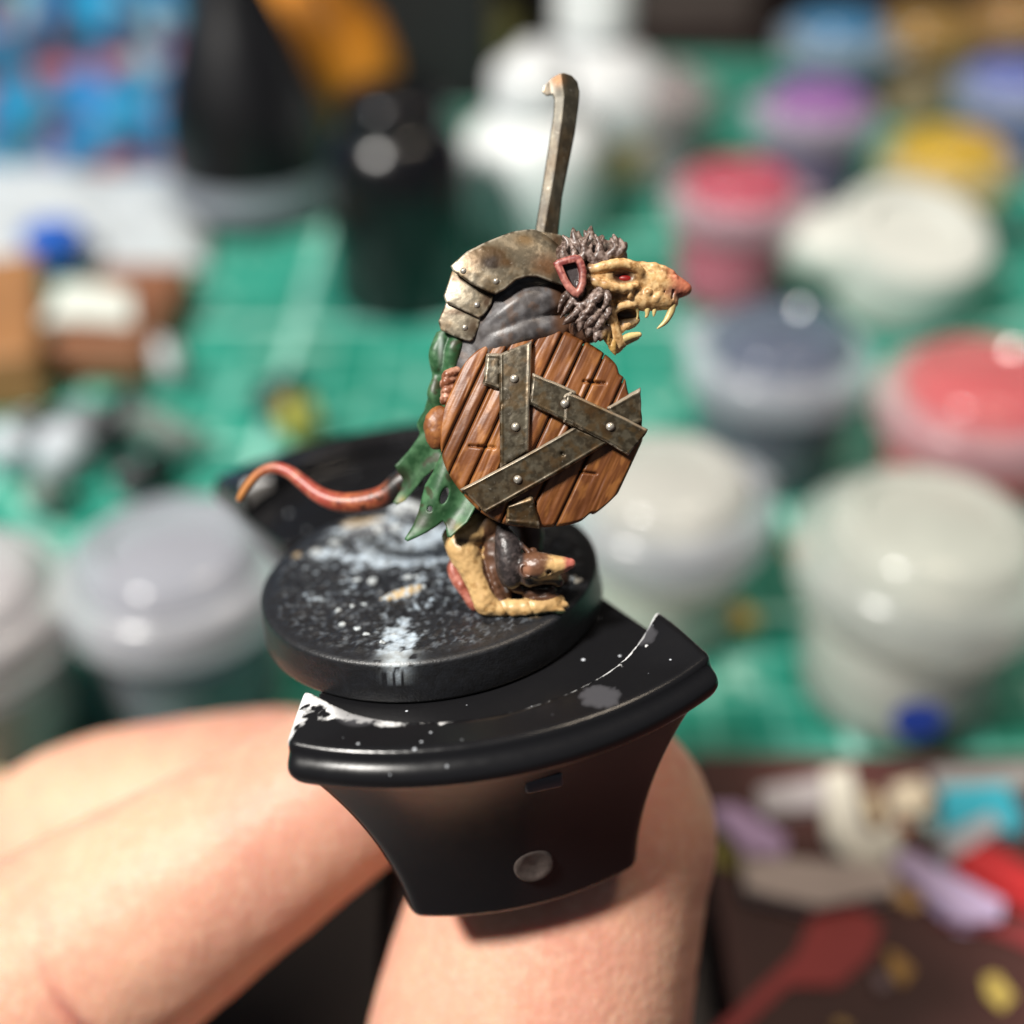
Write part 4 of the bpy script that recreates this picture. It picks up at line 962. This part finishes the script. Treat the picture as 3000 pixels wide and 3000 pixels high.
for i in range(len(PB) - 1):
    p0, p1 = PB[i] + .7, PB[i + 1] - .7
    lim = 186.0
    p0c, p1c = max(p0, -lim), min(p1, lim)
    rs = np.random.default_rng(100 + i); lines = [(rs.uniform(p0, p1), rs.uniform(.8, 1.9), rs.uniform(1.6, 3.6), rs.uniform(0, 6)) for _ in range(1 + (p1 - p0 > 45))]
    tone = rs.uniform(.78, 1.15); off = rs.uniform(-2.4, 2.4)
    def fn(u, v, p0=p0c, p1=p1c, lines=lines, off=off, i=i):
        p = p0 + (p1 - p0) * u
        q0 = np.sqrt(np.clip(188.0 ** 2 - p * p, 30, None))
        for _ in range(4):               # fit the ragged rim
            ah = np.arctan2(-p * ST + q0 * 0 + 0 * p, 1) if False else None
            xa, ya = p * CT - q0 * ST, p * ST + q0 * CT       # lower end
            xb, yb = p * CT + q0 * ST, p * ST - q0 * CT       # upper end
            ra = rim_r(np.arctan2(ya, xa)); rb = rim_r(np.arctan2(yb, xb))
            qa = np.sqrt(np.clip(ra * ra - p * p, 30, None)); qb = np.sqrt(np.clip(rb * rb - p * p, 30, None))
        q = -qb + (qa + qb) * v
        x, y = SC[0] + p * CT - q * ST, SC[1] + p * ST + q * CT
        z = dome_s(x, y) + off
        e = np.minimum((p - p0), (p1 - p)); z = z - 6.0 * np.exp(-(e / 2.4) ** 2)
        ev = np.minimum(q + qb, qa - q); z = z - 7 * np.exp(-(ev / 3.5) ** 2)
        for (lp, dep, wd, ph) in lines:
            z = z - dep * 1.15 * np.exp(-((p - lp - 4 * np.sin(q / 55 + ph)) / wd) ** 2) * (0.45 + .55 * np.sin(q / 40 + ph))
        z = z + 2.0 * (vnoise(p / 9, q / 60, 0., 70 + i) - .5) + .5 * (vnoise(p / 3, q / 22, 0., 90 + i) - .5)
        for cx, cy, on in CRK:
            X, Y = c2(cx, cy)
            if on: z = z - 7 * np.exp(-((y - Y - .12 * (x - X)) / 2.0) ** 2) * sstep(19, 15, np.abs(x - X))
        return x, y, z
    def colf(P, u, v, tone=tone, i=i):
        x, y = P[:, 0] - SC[0], P[:, 1] - SC[1]; p = x * CT + y * ST; q = -x * ST + y * CT
        n = .6 * vnoise(p / 6, q / 50, 0., 7 + i) + .4 * vnoise(p / 2.5, q / 30, 0., 8 + i); n2 = fbm(p / 14, q / 30, 0., 57 + i, 3)
        c = lerp3((.150, .048, .012), (.225, .080, .020), sstep(.36, .66, n))
        c = c + (np.array((.36, .145, .036)) - c) * (sstep(.52, .74, n2) * .6)[:, None]
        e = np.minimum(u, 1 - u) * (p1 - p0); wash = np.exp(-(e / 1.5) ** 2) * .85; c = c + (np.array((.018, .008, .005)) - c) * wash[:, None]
        return c * tone
    nv = 150; nu = max(14, int((p1 - p0) / 1.5))
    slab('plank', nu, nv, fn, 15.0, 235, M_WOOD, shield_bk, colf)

def strap(corners, h0, bend=0.0, nu=90, nv=26, thick=10, dents=(), seedk=0, h1=None, follow=True):
    """corners in the shield crop: top-left, top-right, bottom-right, bottom-left"""
    q = [c2(*c) for c in corners]; hb = h0 if h1 is None else h1
    L = math.dist(q[0], q[1]); W_ = math.dist(q[0], q[3])
    def fn(u, v):
        uu = u * 1.0; jag = 1.3 * (vnoise(v * 5 + seedk, u * 0 + 3.3, 0., seedk) - .5)
        wob = 1.6 * (vnoise(u * 7, v * 0 + .5, 0., 40 + seedk) - .5)
        x = (1 - u) * (1 - v) * q[0][0] + u * (1 - v) * q[1][0] + u * v * q[2][0] + (1 - u) * v * q[3][0]
        y = (1 - u) * (1 - v) * q[0][1] + u * (1 - v) * q[1][1] + u * v * q[2][1] + (1 - u) * v * q[3][1]
        nx, ny = (q[3][0] - q[0][0]) / W_, (q[3][1] - q[0][1]) / W_
        b = bend * np.sin(math.pi * u) + wob * (np.abs(v - .5) * 2) ** 3; x = x + nx * b; y = y + ny * b
        tx, ty = (q[1][0] - q[0][0]) / L, (q[1][1] - q[0][1]) / L
        j = jag * ((u < .02) * -1.0 + (u > .98) * 1.0) * 2; x = x + tx * j; y = y + ty * j
        r2 = np.clip(((x - SC[0]) ** 2 + (y - SC[1]) ** 2) / 190 ** 2, 0, 1.0); z = -20 * r2 + h0 + (hb - h0) * u
        ev = np.minimum(v, 1 - v) * W_; eu = np.minimum(u, 1 - u) * L
        z = z - 4.0 * np.exp(-(ev / 2.2) ** 2) - 4.0 * np.exp(-(eu / 2.2) ** 2) + 1.5 * np.exp(-((ev - 5) / 2.5) ** 2)
        z = z + 1.1 * (fbm(x / 14, y / 14, 0., 200 + seedk) - .5)
        for cx, cy, r, dep in dents:
            X, Y = c2(cx, cy); z = z - dep * np.exp(-((x - X) ** 2 + (y - Y) ** 2) / r ** 2)
        return x, y, z
    def colf(P, u, v):
        n = fbm(P[:, 0] / 9, P[:, 1] / 9, 0., 300 + seedk, 4)
        c = lerp3((.045, .036, .022), (.095, .081, .055), sstep(.36, .66, n))
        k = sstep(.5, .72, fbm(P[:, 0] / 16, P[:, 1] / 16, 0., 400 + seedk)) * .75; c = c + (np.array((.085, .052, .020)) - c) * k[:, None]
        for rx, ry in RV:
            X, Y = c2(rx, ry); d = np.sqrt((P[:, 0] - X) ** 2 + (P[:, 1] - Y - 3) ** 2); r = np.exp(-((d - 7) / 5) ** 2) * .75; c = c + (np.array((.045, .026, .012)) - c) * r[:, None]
        top = np.clip(np.exp(-((v * W_ - 2) / 2.2) ** 2) * .75 + np.exp(-(((1 - v) * W_ - 1.5) / 1.6) ** 2) * .35 * sstep(.45, .6, n) + np.exp(-((np.minimum(u, 1 - u) * L - 2) / 2.0) ** 2) * .5 * sstep(.4, .6, n), 0, 1); c = c + (np.array((.56, .49, .39)) - c) * top[:, None]  # bright highlight painted along the first long edge; other edges worn pale
        return c
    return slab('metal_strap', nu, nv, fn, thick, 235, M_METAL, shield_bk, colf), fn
RV = [(740, 510), (750, 850), (1095, 690), (1415, 850), (765, 1220)]
strap([(690, 1400), (868, 1330), (932, 1572), (680, 1530)], 7, nu=40, nv=44, seedk=1)
strap([(545, 318), (640, 322), (640, 592), (515, 545)], 8, nu=30, nv=50, seedk=2)
strap([(1400, 705), (1640, 560), (1652, 830), (1480, 850)], 8, nu=50, nv=40, seedk=3)
strap([(865, 235), (842, 1020), (640, 1140), (630, 330)], 13, nu=150, nv=36, seedk=4, dents=((640, 690, 5, 3), (1080, 1040, 5, 5)))
strap([(358, 1285), (1150, 855), (1420, 955), (540, 1462)], 19, bend=2, nu=170, nv=40, seedk=5, dents=((1080, 1040, 4, 6),))
strap([(870, 468), (1180, 600), (1130, 830), (848, 690)], 19, nu=70, nv=40, seedk=6)
strap([(1085, 630), (1150, 590), (1145, 850), (1090, 815)], 23.5, nu=16, nv=44, seedk=8)
strap([(1110, 605), (1692, 868), (1545, 1052), (1085, 815)], 25, bend=-2, nu=120, nv=40, seedk=7)
for i, (x, y) in enumerate(RV):
    X, Y = c2(x, y); zz = float(dome_s(X, Y)) + (13, 13, 25, 25, 19)[i] + 1
    rivet(shield_bk, X, Y, zz, 8.4, 235, mat=M_RIVET)
# fist and wooden grip seen past the shield's left edge
def grip_f(x, y, z):
    f = ell(x, y, z, (*c2(200, 850), -10), (26, 42, 22), .1)
    f = smin(f, ell(x, y, z, (*c2(160, 810), -6), (15, 24, 14), .3), 6)
    return f + 1.5 * (vnoise(x / 8, y / 8, z / 8, 3) - .5)
sculpt('shield_grip', grip_f, (795, 755, -40, 865, 860, 25), 205, 1.8, M_WOOD, fig, lambda P: lerp3((.20, .07, .022), (.31, .12, .035), sstep(.4, .65, fbm(P[:, 0] / 8, P[:, 1] / 8, 0., 5))))
def fist_f(x, y, z):
    f = None
    for k, (a, b) in enumerate([(262, 480), (250, 530), (255, 590), (250, 640)]):
        g = chain(x, y, z, [(*c2(a + 70, b - 30), -6, 9), (*c2(a + 10, b), 2, 9.5), (*c2(a - 10, b + 22), -6, 7.5)], 3, 2); f = g if f is None else smin(f, g, 2)
    return f
sculpt('fist', fist_f, (818, 685, -25, 870, 775, 20), 205, 1.3, M_PAINT, fig, lambda P: lerp3((.22, .075, .035), (.50, .26, .18), sstep(.42, .66, fbm(P[:, 0] / 7, P[:, 1] / 7, 0., 15))))

# -- head
def q1(x, y, z, r): return (*c1(x, y), z, r * .3)
def head_f(x, y, z):
    f = ell(x, y, z, (*c1(1190, 440), 0), (60, 43, 42), .10)
    sn = chain(x, y, z, [q1(1290, 470, 0, 125), q1(1450, 480, 0, 108), q1(1580, 500, 0, 88), q1(1690, 525, 0, 62)], 10, 2); f = smin(f, sn, 14)
    lip = chain(x, y, z, [q1(1330, 575, 6, 70), q1(1480, 590, 8, 78), q1(1600, 600, 6, 58), q1(1650, 615, 2, 36)], 8, 2); f = smin(f, lip, 8)
    nose = ell(x, y, z, (*c1(1728, 528), 0), (14, 13, 15), .5); f = smin(f, nose, 5)
    f = smin(f, sph(x, y, z, (*c1(1645, 445), 4), 8), 5)
    brow = chain(x, y, z, [q1(1100, 440, 38, 28), q1(1220, 415, 43, 32), q1(1330, 400, 43, 32), q1(1420, 425, 37, 28), q1(1450, 465, 32, 18)], 4, 3); f = smin(f, brow, 4)
    chk = chain(x, y, z, [q1(1110, 490, 40, 28), q1(1225, 530, 43, 32), q1(1330, 552, 40, 30), q1(1410, 530, 35, 24)], 4, 2); f = smin(f, chk, 4)
    fur1 = chain(x, y, z, [q1(1390, 385, 14, 16), q1(1530, 402, 18, 26), q1(1640, 440, 14, 24)], 4, 2); f = smin(f, fur1, 4)
    w2 = chain(x, y, z, [q1(1430, 500, 26, 18), q1(1500, 520, 25, 22), q1(1560, 560, 22, 22), q1(1530, 610, 23, 24)], 4, 2); f = smin(f, w2, 4)
    for (a, b, zz, r) in [(1210, 545, 38, 24), (1380, 560, 34, 26), (1375, 590, 33, 22), (1490, 570, 29, 28), (1540, 600, 26, 26), (1430, 545, 29, 20), (1255, 540, 38, 22), (1590, 440, 20, 20), (1660, 470, 16, 20)]:
        f = smin(f, sph(x, y, z, (*c1(a, b), zz), r * .3), 3)
    # wrinkle grooves
    for pts in ([(1445, 430), (1520, 450), (1560, 500)], [(1560, 470), (1600, 540), (1560, 620)], [(1400, 500), (1440, 520), (1450, 600)], [(1620, 480), (1650, 560), (1640, 600)]):
        f = smax(f, -chain(x, y, z, [(*c1(a, b), 30 - (a - 1400) * .045, 2.4) for a, b in pts], 2), 3)
    f = smax(f, -ell(x, y, z, (*c1(1335, 475), 44), (20, 11, 14), .12), 3)           # eye socket
    f = smax(f, -ell(x, y, z, (*c1(1700, 575), 12), (6, 3.5, 4), .5), 2)           # nostril
    # lower jaw, opened wide
    jw = chain(x, y, z, [q1(1215, 640, 16, 66), q1(1262, 740, 16, 40), q1(1290, 830, 14, 34), q1(1315, 880, 8, 28), q1(1300, 920, 0, 16)], 6, 3); f = smin(f, jw, 9)
    jr = chain(x, y, z, [q1(1400, 635, 20, 26), q1(1330, 650, 22, 22), q1(1270, 690, 22, 22), q1(1255, 760, 20, 20), q1(1300, 850, 14, 22), q1(1340, 880, 8, 22)], 3, 3); f = smin(f, jr, 3)
    jf = chain(x, y, z, [q1(1240, 680, -14, 50), q1(1290, 800, -10, 36), q1(1325, 880, 0, 24)], 6, 2); f = smin(f, jf, 6)
    tng = chain(x, y, z, [q1(1270, 740, 0, 46), q1(1350, 750, 2, 30), q1(1420, 735, 4, 20), q1(1435, 715, 4, 8)], 4, 2); f = smin(f, tng, 4)
    tm = chain(x, y, z, [q1(1300, 810, 6, 26), q1(1350, 770, 8, 20), q1(1400, 755, 8, 12)], 4, 2); f = smin(f, tm, 3)
    f = smin(f, ell(x, y, z, (*c1(1330, 700), -6), (36, 26, 9), .2), 4)
    nk = cone(x, y, z, (*c1(1150, 560), 0), (*c1(1110, 760), -6), 34, 34); f = smin(f, nk, 10)
    return f + .6 * (vnoise(x / 5, y / 5, z / 5, 3) - .5)
def head_col(P):
    x, y = (P[:, 0] - 772.8) / .3, (P[:, 1] - 386.4) / .3; z = P[:, 2]
    n = fbm(P[:, 0] / 6, P[:, 1] / 6, z / 6, 26)
    c = lerp3((.60, .36, .15), (.75, .51, .25), sstep(.35, .65, n))
    k = sstep(.50, .68, fbm(P[:, 0] / 8, P[:, 1] / 8, z / 8, 36)) * .7; c = c + (np.array((.27, .125, .032)) - c) * k[:, None]
    ps = sstep(1590, 1690, x - .3 * (y - 500)); c = c + (np.array((.60, .17, .11)) - c) * (ps * .85)[:, None]
    pu = np.exp(-(((x - 1640) / 50) ** 2 + ((y - 560) / 40) ** 2)) * .5; c = c + (np.array((.30, .11, .12)) - c) * pu[:, None]
    fur = np.clip(sstep(1160, 1080, x + .30 * (y - 480)) + sstep(590, 640, y) * sstep(1260, 1200, x + .12 * (y - 640)), 0, 1); c = c + (np.array((.115, .060, .038)) - c) * fur[:, None]
    ed = np.exp(-(((x - 1330) / 85) ** 2 + ((y - 474) / 44) ** 2) ** 2) ; c = c + (np.array((.05, .018, .012)) - c) * ed[:, None]
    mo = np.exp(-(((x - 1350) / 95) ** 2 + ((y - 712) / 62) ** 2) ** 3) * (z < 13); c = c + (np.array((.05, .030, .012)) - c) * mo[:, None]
    for gx, gy, r in ((1460, 480, 20), (1410, 560, 14), (1130, 500, 22), (1300, 590, 26), (1650, 590, 18)):
        g = np.exp(-((x - gx) ** 2 + (y - gy) ** 2) / (r * 1.3) ** 2) * .75; c = c + (np.array((.10, .05, .022)) - c) * g[:, None]
    return c
head = sculpt('head', head_f, (1045, 440, -62, 1312, 690, 62), 205, 1.25, M_PAINT, fig, head_col)
head['label'] = 'snarling tan rat head with pink nose and red eye'
rs = [(1340, 477, 33)]
P_, Q_ = surface_nets(lambda x, y, z: ell(x, y, z, (*c1(1350, 484), 30), (13, 6.5, 6), .10), (1155, 512, 22), (1198, 548, 44), 1.0)
mesh_obj('eye', (to_k(P_, 205) - ORG[fig.name]) * U, Q_, plain('red_eye', (.26, .007, .005), .45, vary=.15, scale=3000), head)
M_TOOTH = plain('tooth', (.62, .47, .20), .35, vary=.2, scale=2500)
def tooth(pts, box_z=14):
    T = [q1(*p) for p in pts]; xs = [t[0] for t in T]; ys = [t[1] for t in T]; zs = [t[2] for t in T]; m = 9
    P, Q = surface_nets(lambda x, y, z: chain(x, y, z, T, 1.5, 4), (min(xs) - m, min(ys) - m, min(zs) - m), (max(xs) + m, max(ys) + m, max(zs) + m), 1.0)
    return mesh_obj('tooth', (to_k(P, 205) - ORG[fig.name]) * U, Q, M_TOOTH, head)
tooth([(1650, 625, 8, 24), (1638, 680, 8, 22), (1605, 740, 8, 16), (1556, 782, 8, 5)])
tooth([(1655, 620, -9, 22), (1640, 690, -9, 18), (1600, 730, -9, 6)])
tooth([(1490, 660, 16, 18), (1488, 700, 15, 10), (1480, 715, 15, 5)]); tooth([(1535, 665, 14, 15), (1530, 705, 13, 6)]); tooth([(1420, 655, 16, 14), (1432, 690, 12, 7), (1425, 735, 8, 4)])
tooth([(1320, 865, 10, 24), (1380, 835, 10, 24), (1440, 822, 10, 17)]); tooth([(1330, 880, 0, 20), (1390, 850, -2, 18), (1435, 835, -2, 12)])
# ear: raised rim round a dark hollow
EARP = [(905, 375), (930, 355), (985, 338), (1040, 326), (1072, 334), (1092, 370), (1108, 430), (1104, 510), (1085, 560), (1058, 588), (1030, 582), (990, 545), (955, 490), (925, 420)]
def ear_f(x, y, z):
    pts = [c1(*p) for p in EARP]; d = poly2(x, y, pts)
    D = 8 + .10 * (x - 1080)
    solid = smax(np.abs(z - D) - 8, d, 4)
    hol = smax(d + 11.5 + 3 * sstep(c1(0, 420)[1], c1(0, 350)[1], y), -(z - D + 5), 3)
    f = smax(solid, -hol, 3)
    rim = np.sqrt((d + 6.5) ** 2 + (z - D - 4) ** 2) - 6.2
    f = smin(f, rim, 5)
    st = chain(x, y, z, [(*c1(1050, 490), 8, 4), (*c1(1052, 560), 10, 4)], 2); return smin(f, st, 3)
def ear_col(P):
    pts = [c1(*p) for p in EARP]; d = poly2(P[:, 0], P[:, 1], pts); n = fbm(P[:, 0] / 6, P[:, 1] / 6, 0., 9)
    c = lerp3((.20, .040, .036), (.42, .15, .12), sstep(.38, .66, n)); k = sstep(-11, -15, d); lo_ = sstep(c1(0, 420)[1], c1(0, 540)[1], P[:, 1]); c = c + (np.array((.50, .22, .17)) - c) * (lo_ * .4)[:, None]
    return c + (np.array((.022, .010, .010)) - c) * k[:, None]
ear = sculpt('ear', ear_f, (1040, 478, -16, 1112, 570, 34), 245, 1.2, M_PAINT, head, ear_col)
sculpt('ear', lambda x, y, z: smax(np.abs(z) - 5, poly2(x, y, [c1(*p) for p in EARP]), 4), (1040, 478, -10, 1112, 570, 10), 165, 2.2, M_PAINT, head, (.20, .04, .036))
# fur: mane on the skull and tufts under the jaw
def fur_col(P):
    n = fbm(P[:, 0] / 5, P[:, 1] / 5, P[:, 2] / 5, 19)
    up = sstep(c1(0, 340)[1], c1(0, 170)[1], P[:, 1]) * .5 + sstep(34, 46, P[:, 2]) * .4
    return lerp3((.060, .034, .025), (.27, .205, .18), np.clip(sstep(.45, .70, n) * .6 + up * sstep(.3, .6, n), 0, 1))
rr = np.random.default_rng(77)
MANE = []
tips = [(975, 195, 990, 300), (1035, 150, 1040, 260), (1062, 170, 1080, 270), (1100, 165, 1090, 280), (1140, 138, 1150, 250), (1200, 195, 1180, 280), (1250, 225, 1230, 300), (1292, 190, 1280, 290), (1345, 240, 1310, 300), (965, 270, 1000, 330)]
for tx, ty, bx, by in tips:
    for zz in (-20, 12):
        j = rr.uniform(-14, 14, 4) if zz else np.zeros(4); dz = abs(zz) * .9
        mx, my = (tx + bx) / 2 + rr.uniform(-12, 12), (ty + by) / 2
        MANE.append([q1(bx + j[0], by + dz * .5, zz, 42), q1(mx + j[1], my + dz * .6, zz * 1.15, 27), q1(tx + j[2], ty + 2 + dz * .9, zz * 1.2, 8)])
for (a, b, c_, d_, e, g) in [(1120, 240, 1085, 290, 1130, 350), (1160, 250, 1190, 300, 1160, 370), (1210, 260, 1180, 310, 1225, 370), (1060, 280, 1095, 330, 1060, 370), (1255, 270, 1285, 300, 1240, 340), (1010, 300, 1030, 340, 1000, 380), (1310, 270, 1330, 300, 1290, 330), (975, 290, 960, 330, 985, 370), (1140, 300, 1120, 340, 1170, 385)]:
    MANE.append([q1(e, g + 8, 38, 30), q1(c_, d_, 41, 22), q1(a, b - 30, 36, 8)])
MANE.append([q1(1000, 330, 0, 95), q1(1150, 310, 0, 105), q1(1290, 330, 0, 80)])
def strands(S, k):
    def f(x, y, z):
        r = None
        for s in S:
            g = chain(x, y, z, s, 2, 3 if len(s) > 2 else 1); r = g if r is None else smin(r, g, k)
        return r
    return f
sculpt('fur_mane', strands(MANE, 2.0), (1045, 415, -52, 1190, 525, 60), 207, 1.5, M_PAINT, head, fur_col)
TUFT = []
for (bx, by, mx, my, tx, ty, z) in [(1080, 560, 1010, 640, 945, 728, 36), (1150, 580, 1090, 650, 1020, 640, 42), (1190, 560, 1170, 620, 1070, 655, 46), (1100, 650, 1050, 690, 990, 745, 42), (1150, 680, 1090, 730, 1035, 765, 44), (1180, 700, 1130, 760, 1090, 800, 44), (1210, 720, 1180, 780, 1140, 825, 40), (1215, 560, 1235, 620, 1190, 700, 42),
        (1225, 640, 1240, 700, 1200, 760, 36), (1240, 780, 1230, 840, 1250, 900, 26), (1270, 850, 1270, 900, 1290, 950, 18), (1220, 800, 1200, 840, 1190, 870, 34), (1030, 560, 970, 600, 930, 690, 30), (1150, 600, 1120, 690, 1060, 720, 48), (1200, 600, 1215, 520, 1180, 500, 38), (1110, 720, 1070, 770, 1060, 815, 40), (1150, 760, 1120, 810, 1110, 850, 38), (1200, 780, 1170, 840, 1160, 880, 36), (1060, 700, 1000, 740, 960, 770, 36)]:
    TUFT.append([q1(bx, by, z - 8, 30), q1(mx, my, z, 24), q1(tx, ty, z - 2, 5)])
def tuft_col(P):
    c = fur_col(P); k = sstep(c1(0, 790)[1], c1(0, 860)[1], P[:, 1]) * sstep(c1(1190, 0)[0], c1(1225, 0)[0], P[:, 0]); return c + (np.array((.50, .31, .10)) - c) * k[:, None]
sculpt('fur_tuft', strands(TUFT, 2.2), (1040, 530, 0, 1180, 690, 65), 207, 1.4, M_PAINT, head, tuft_col)
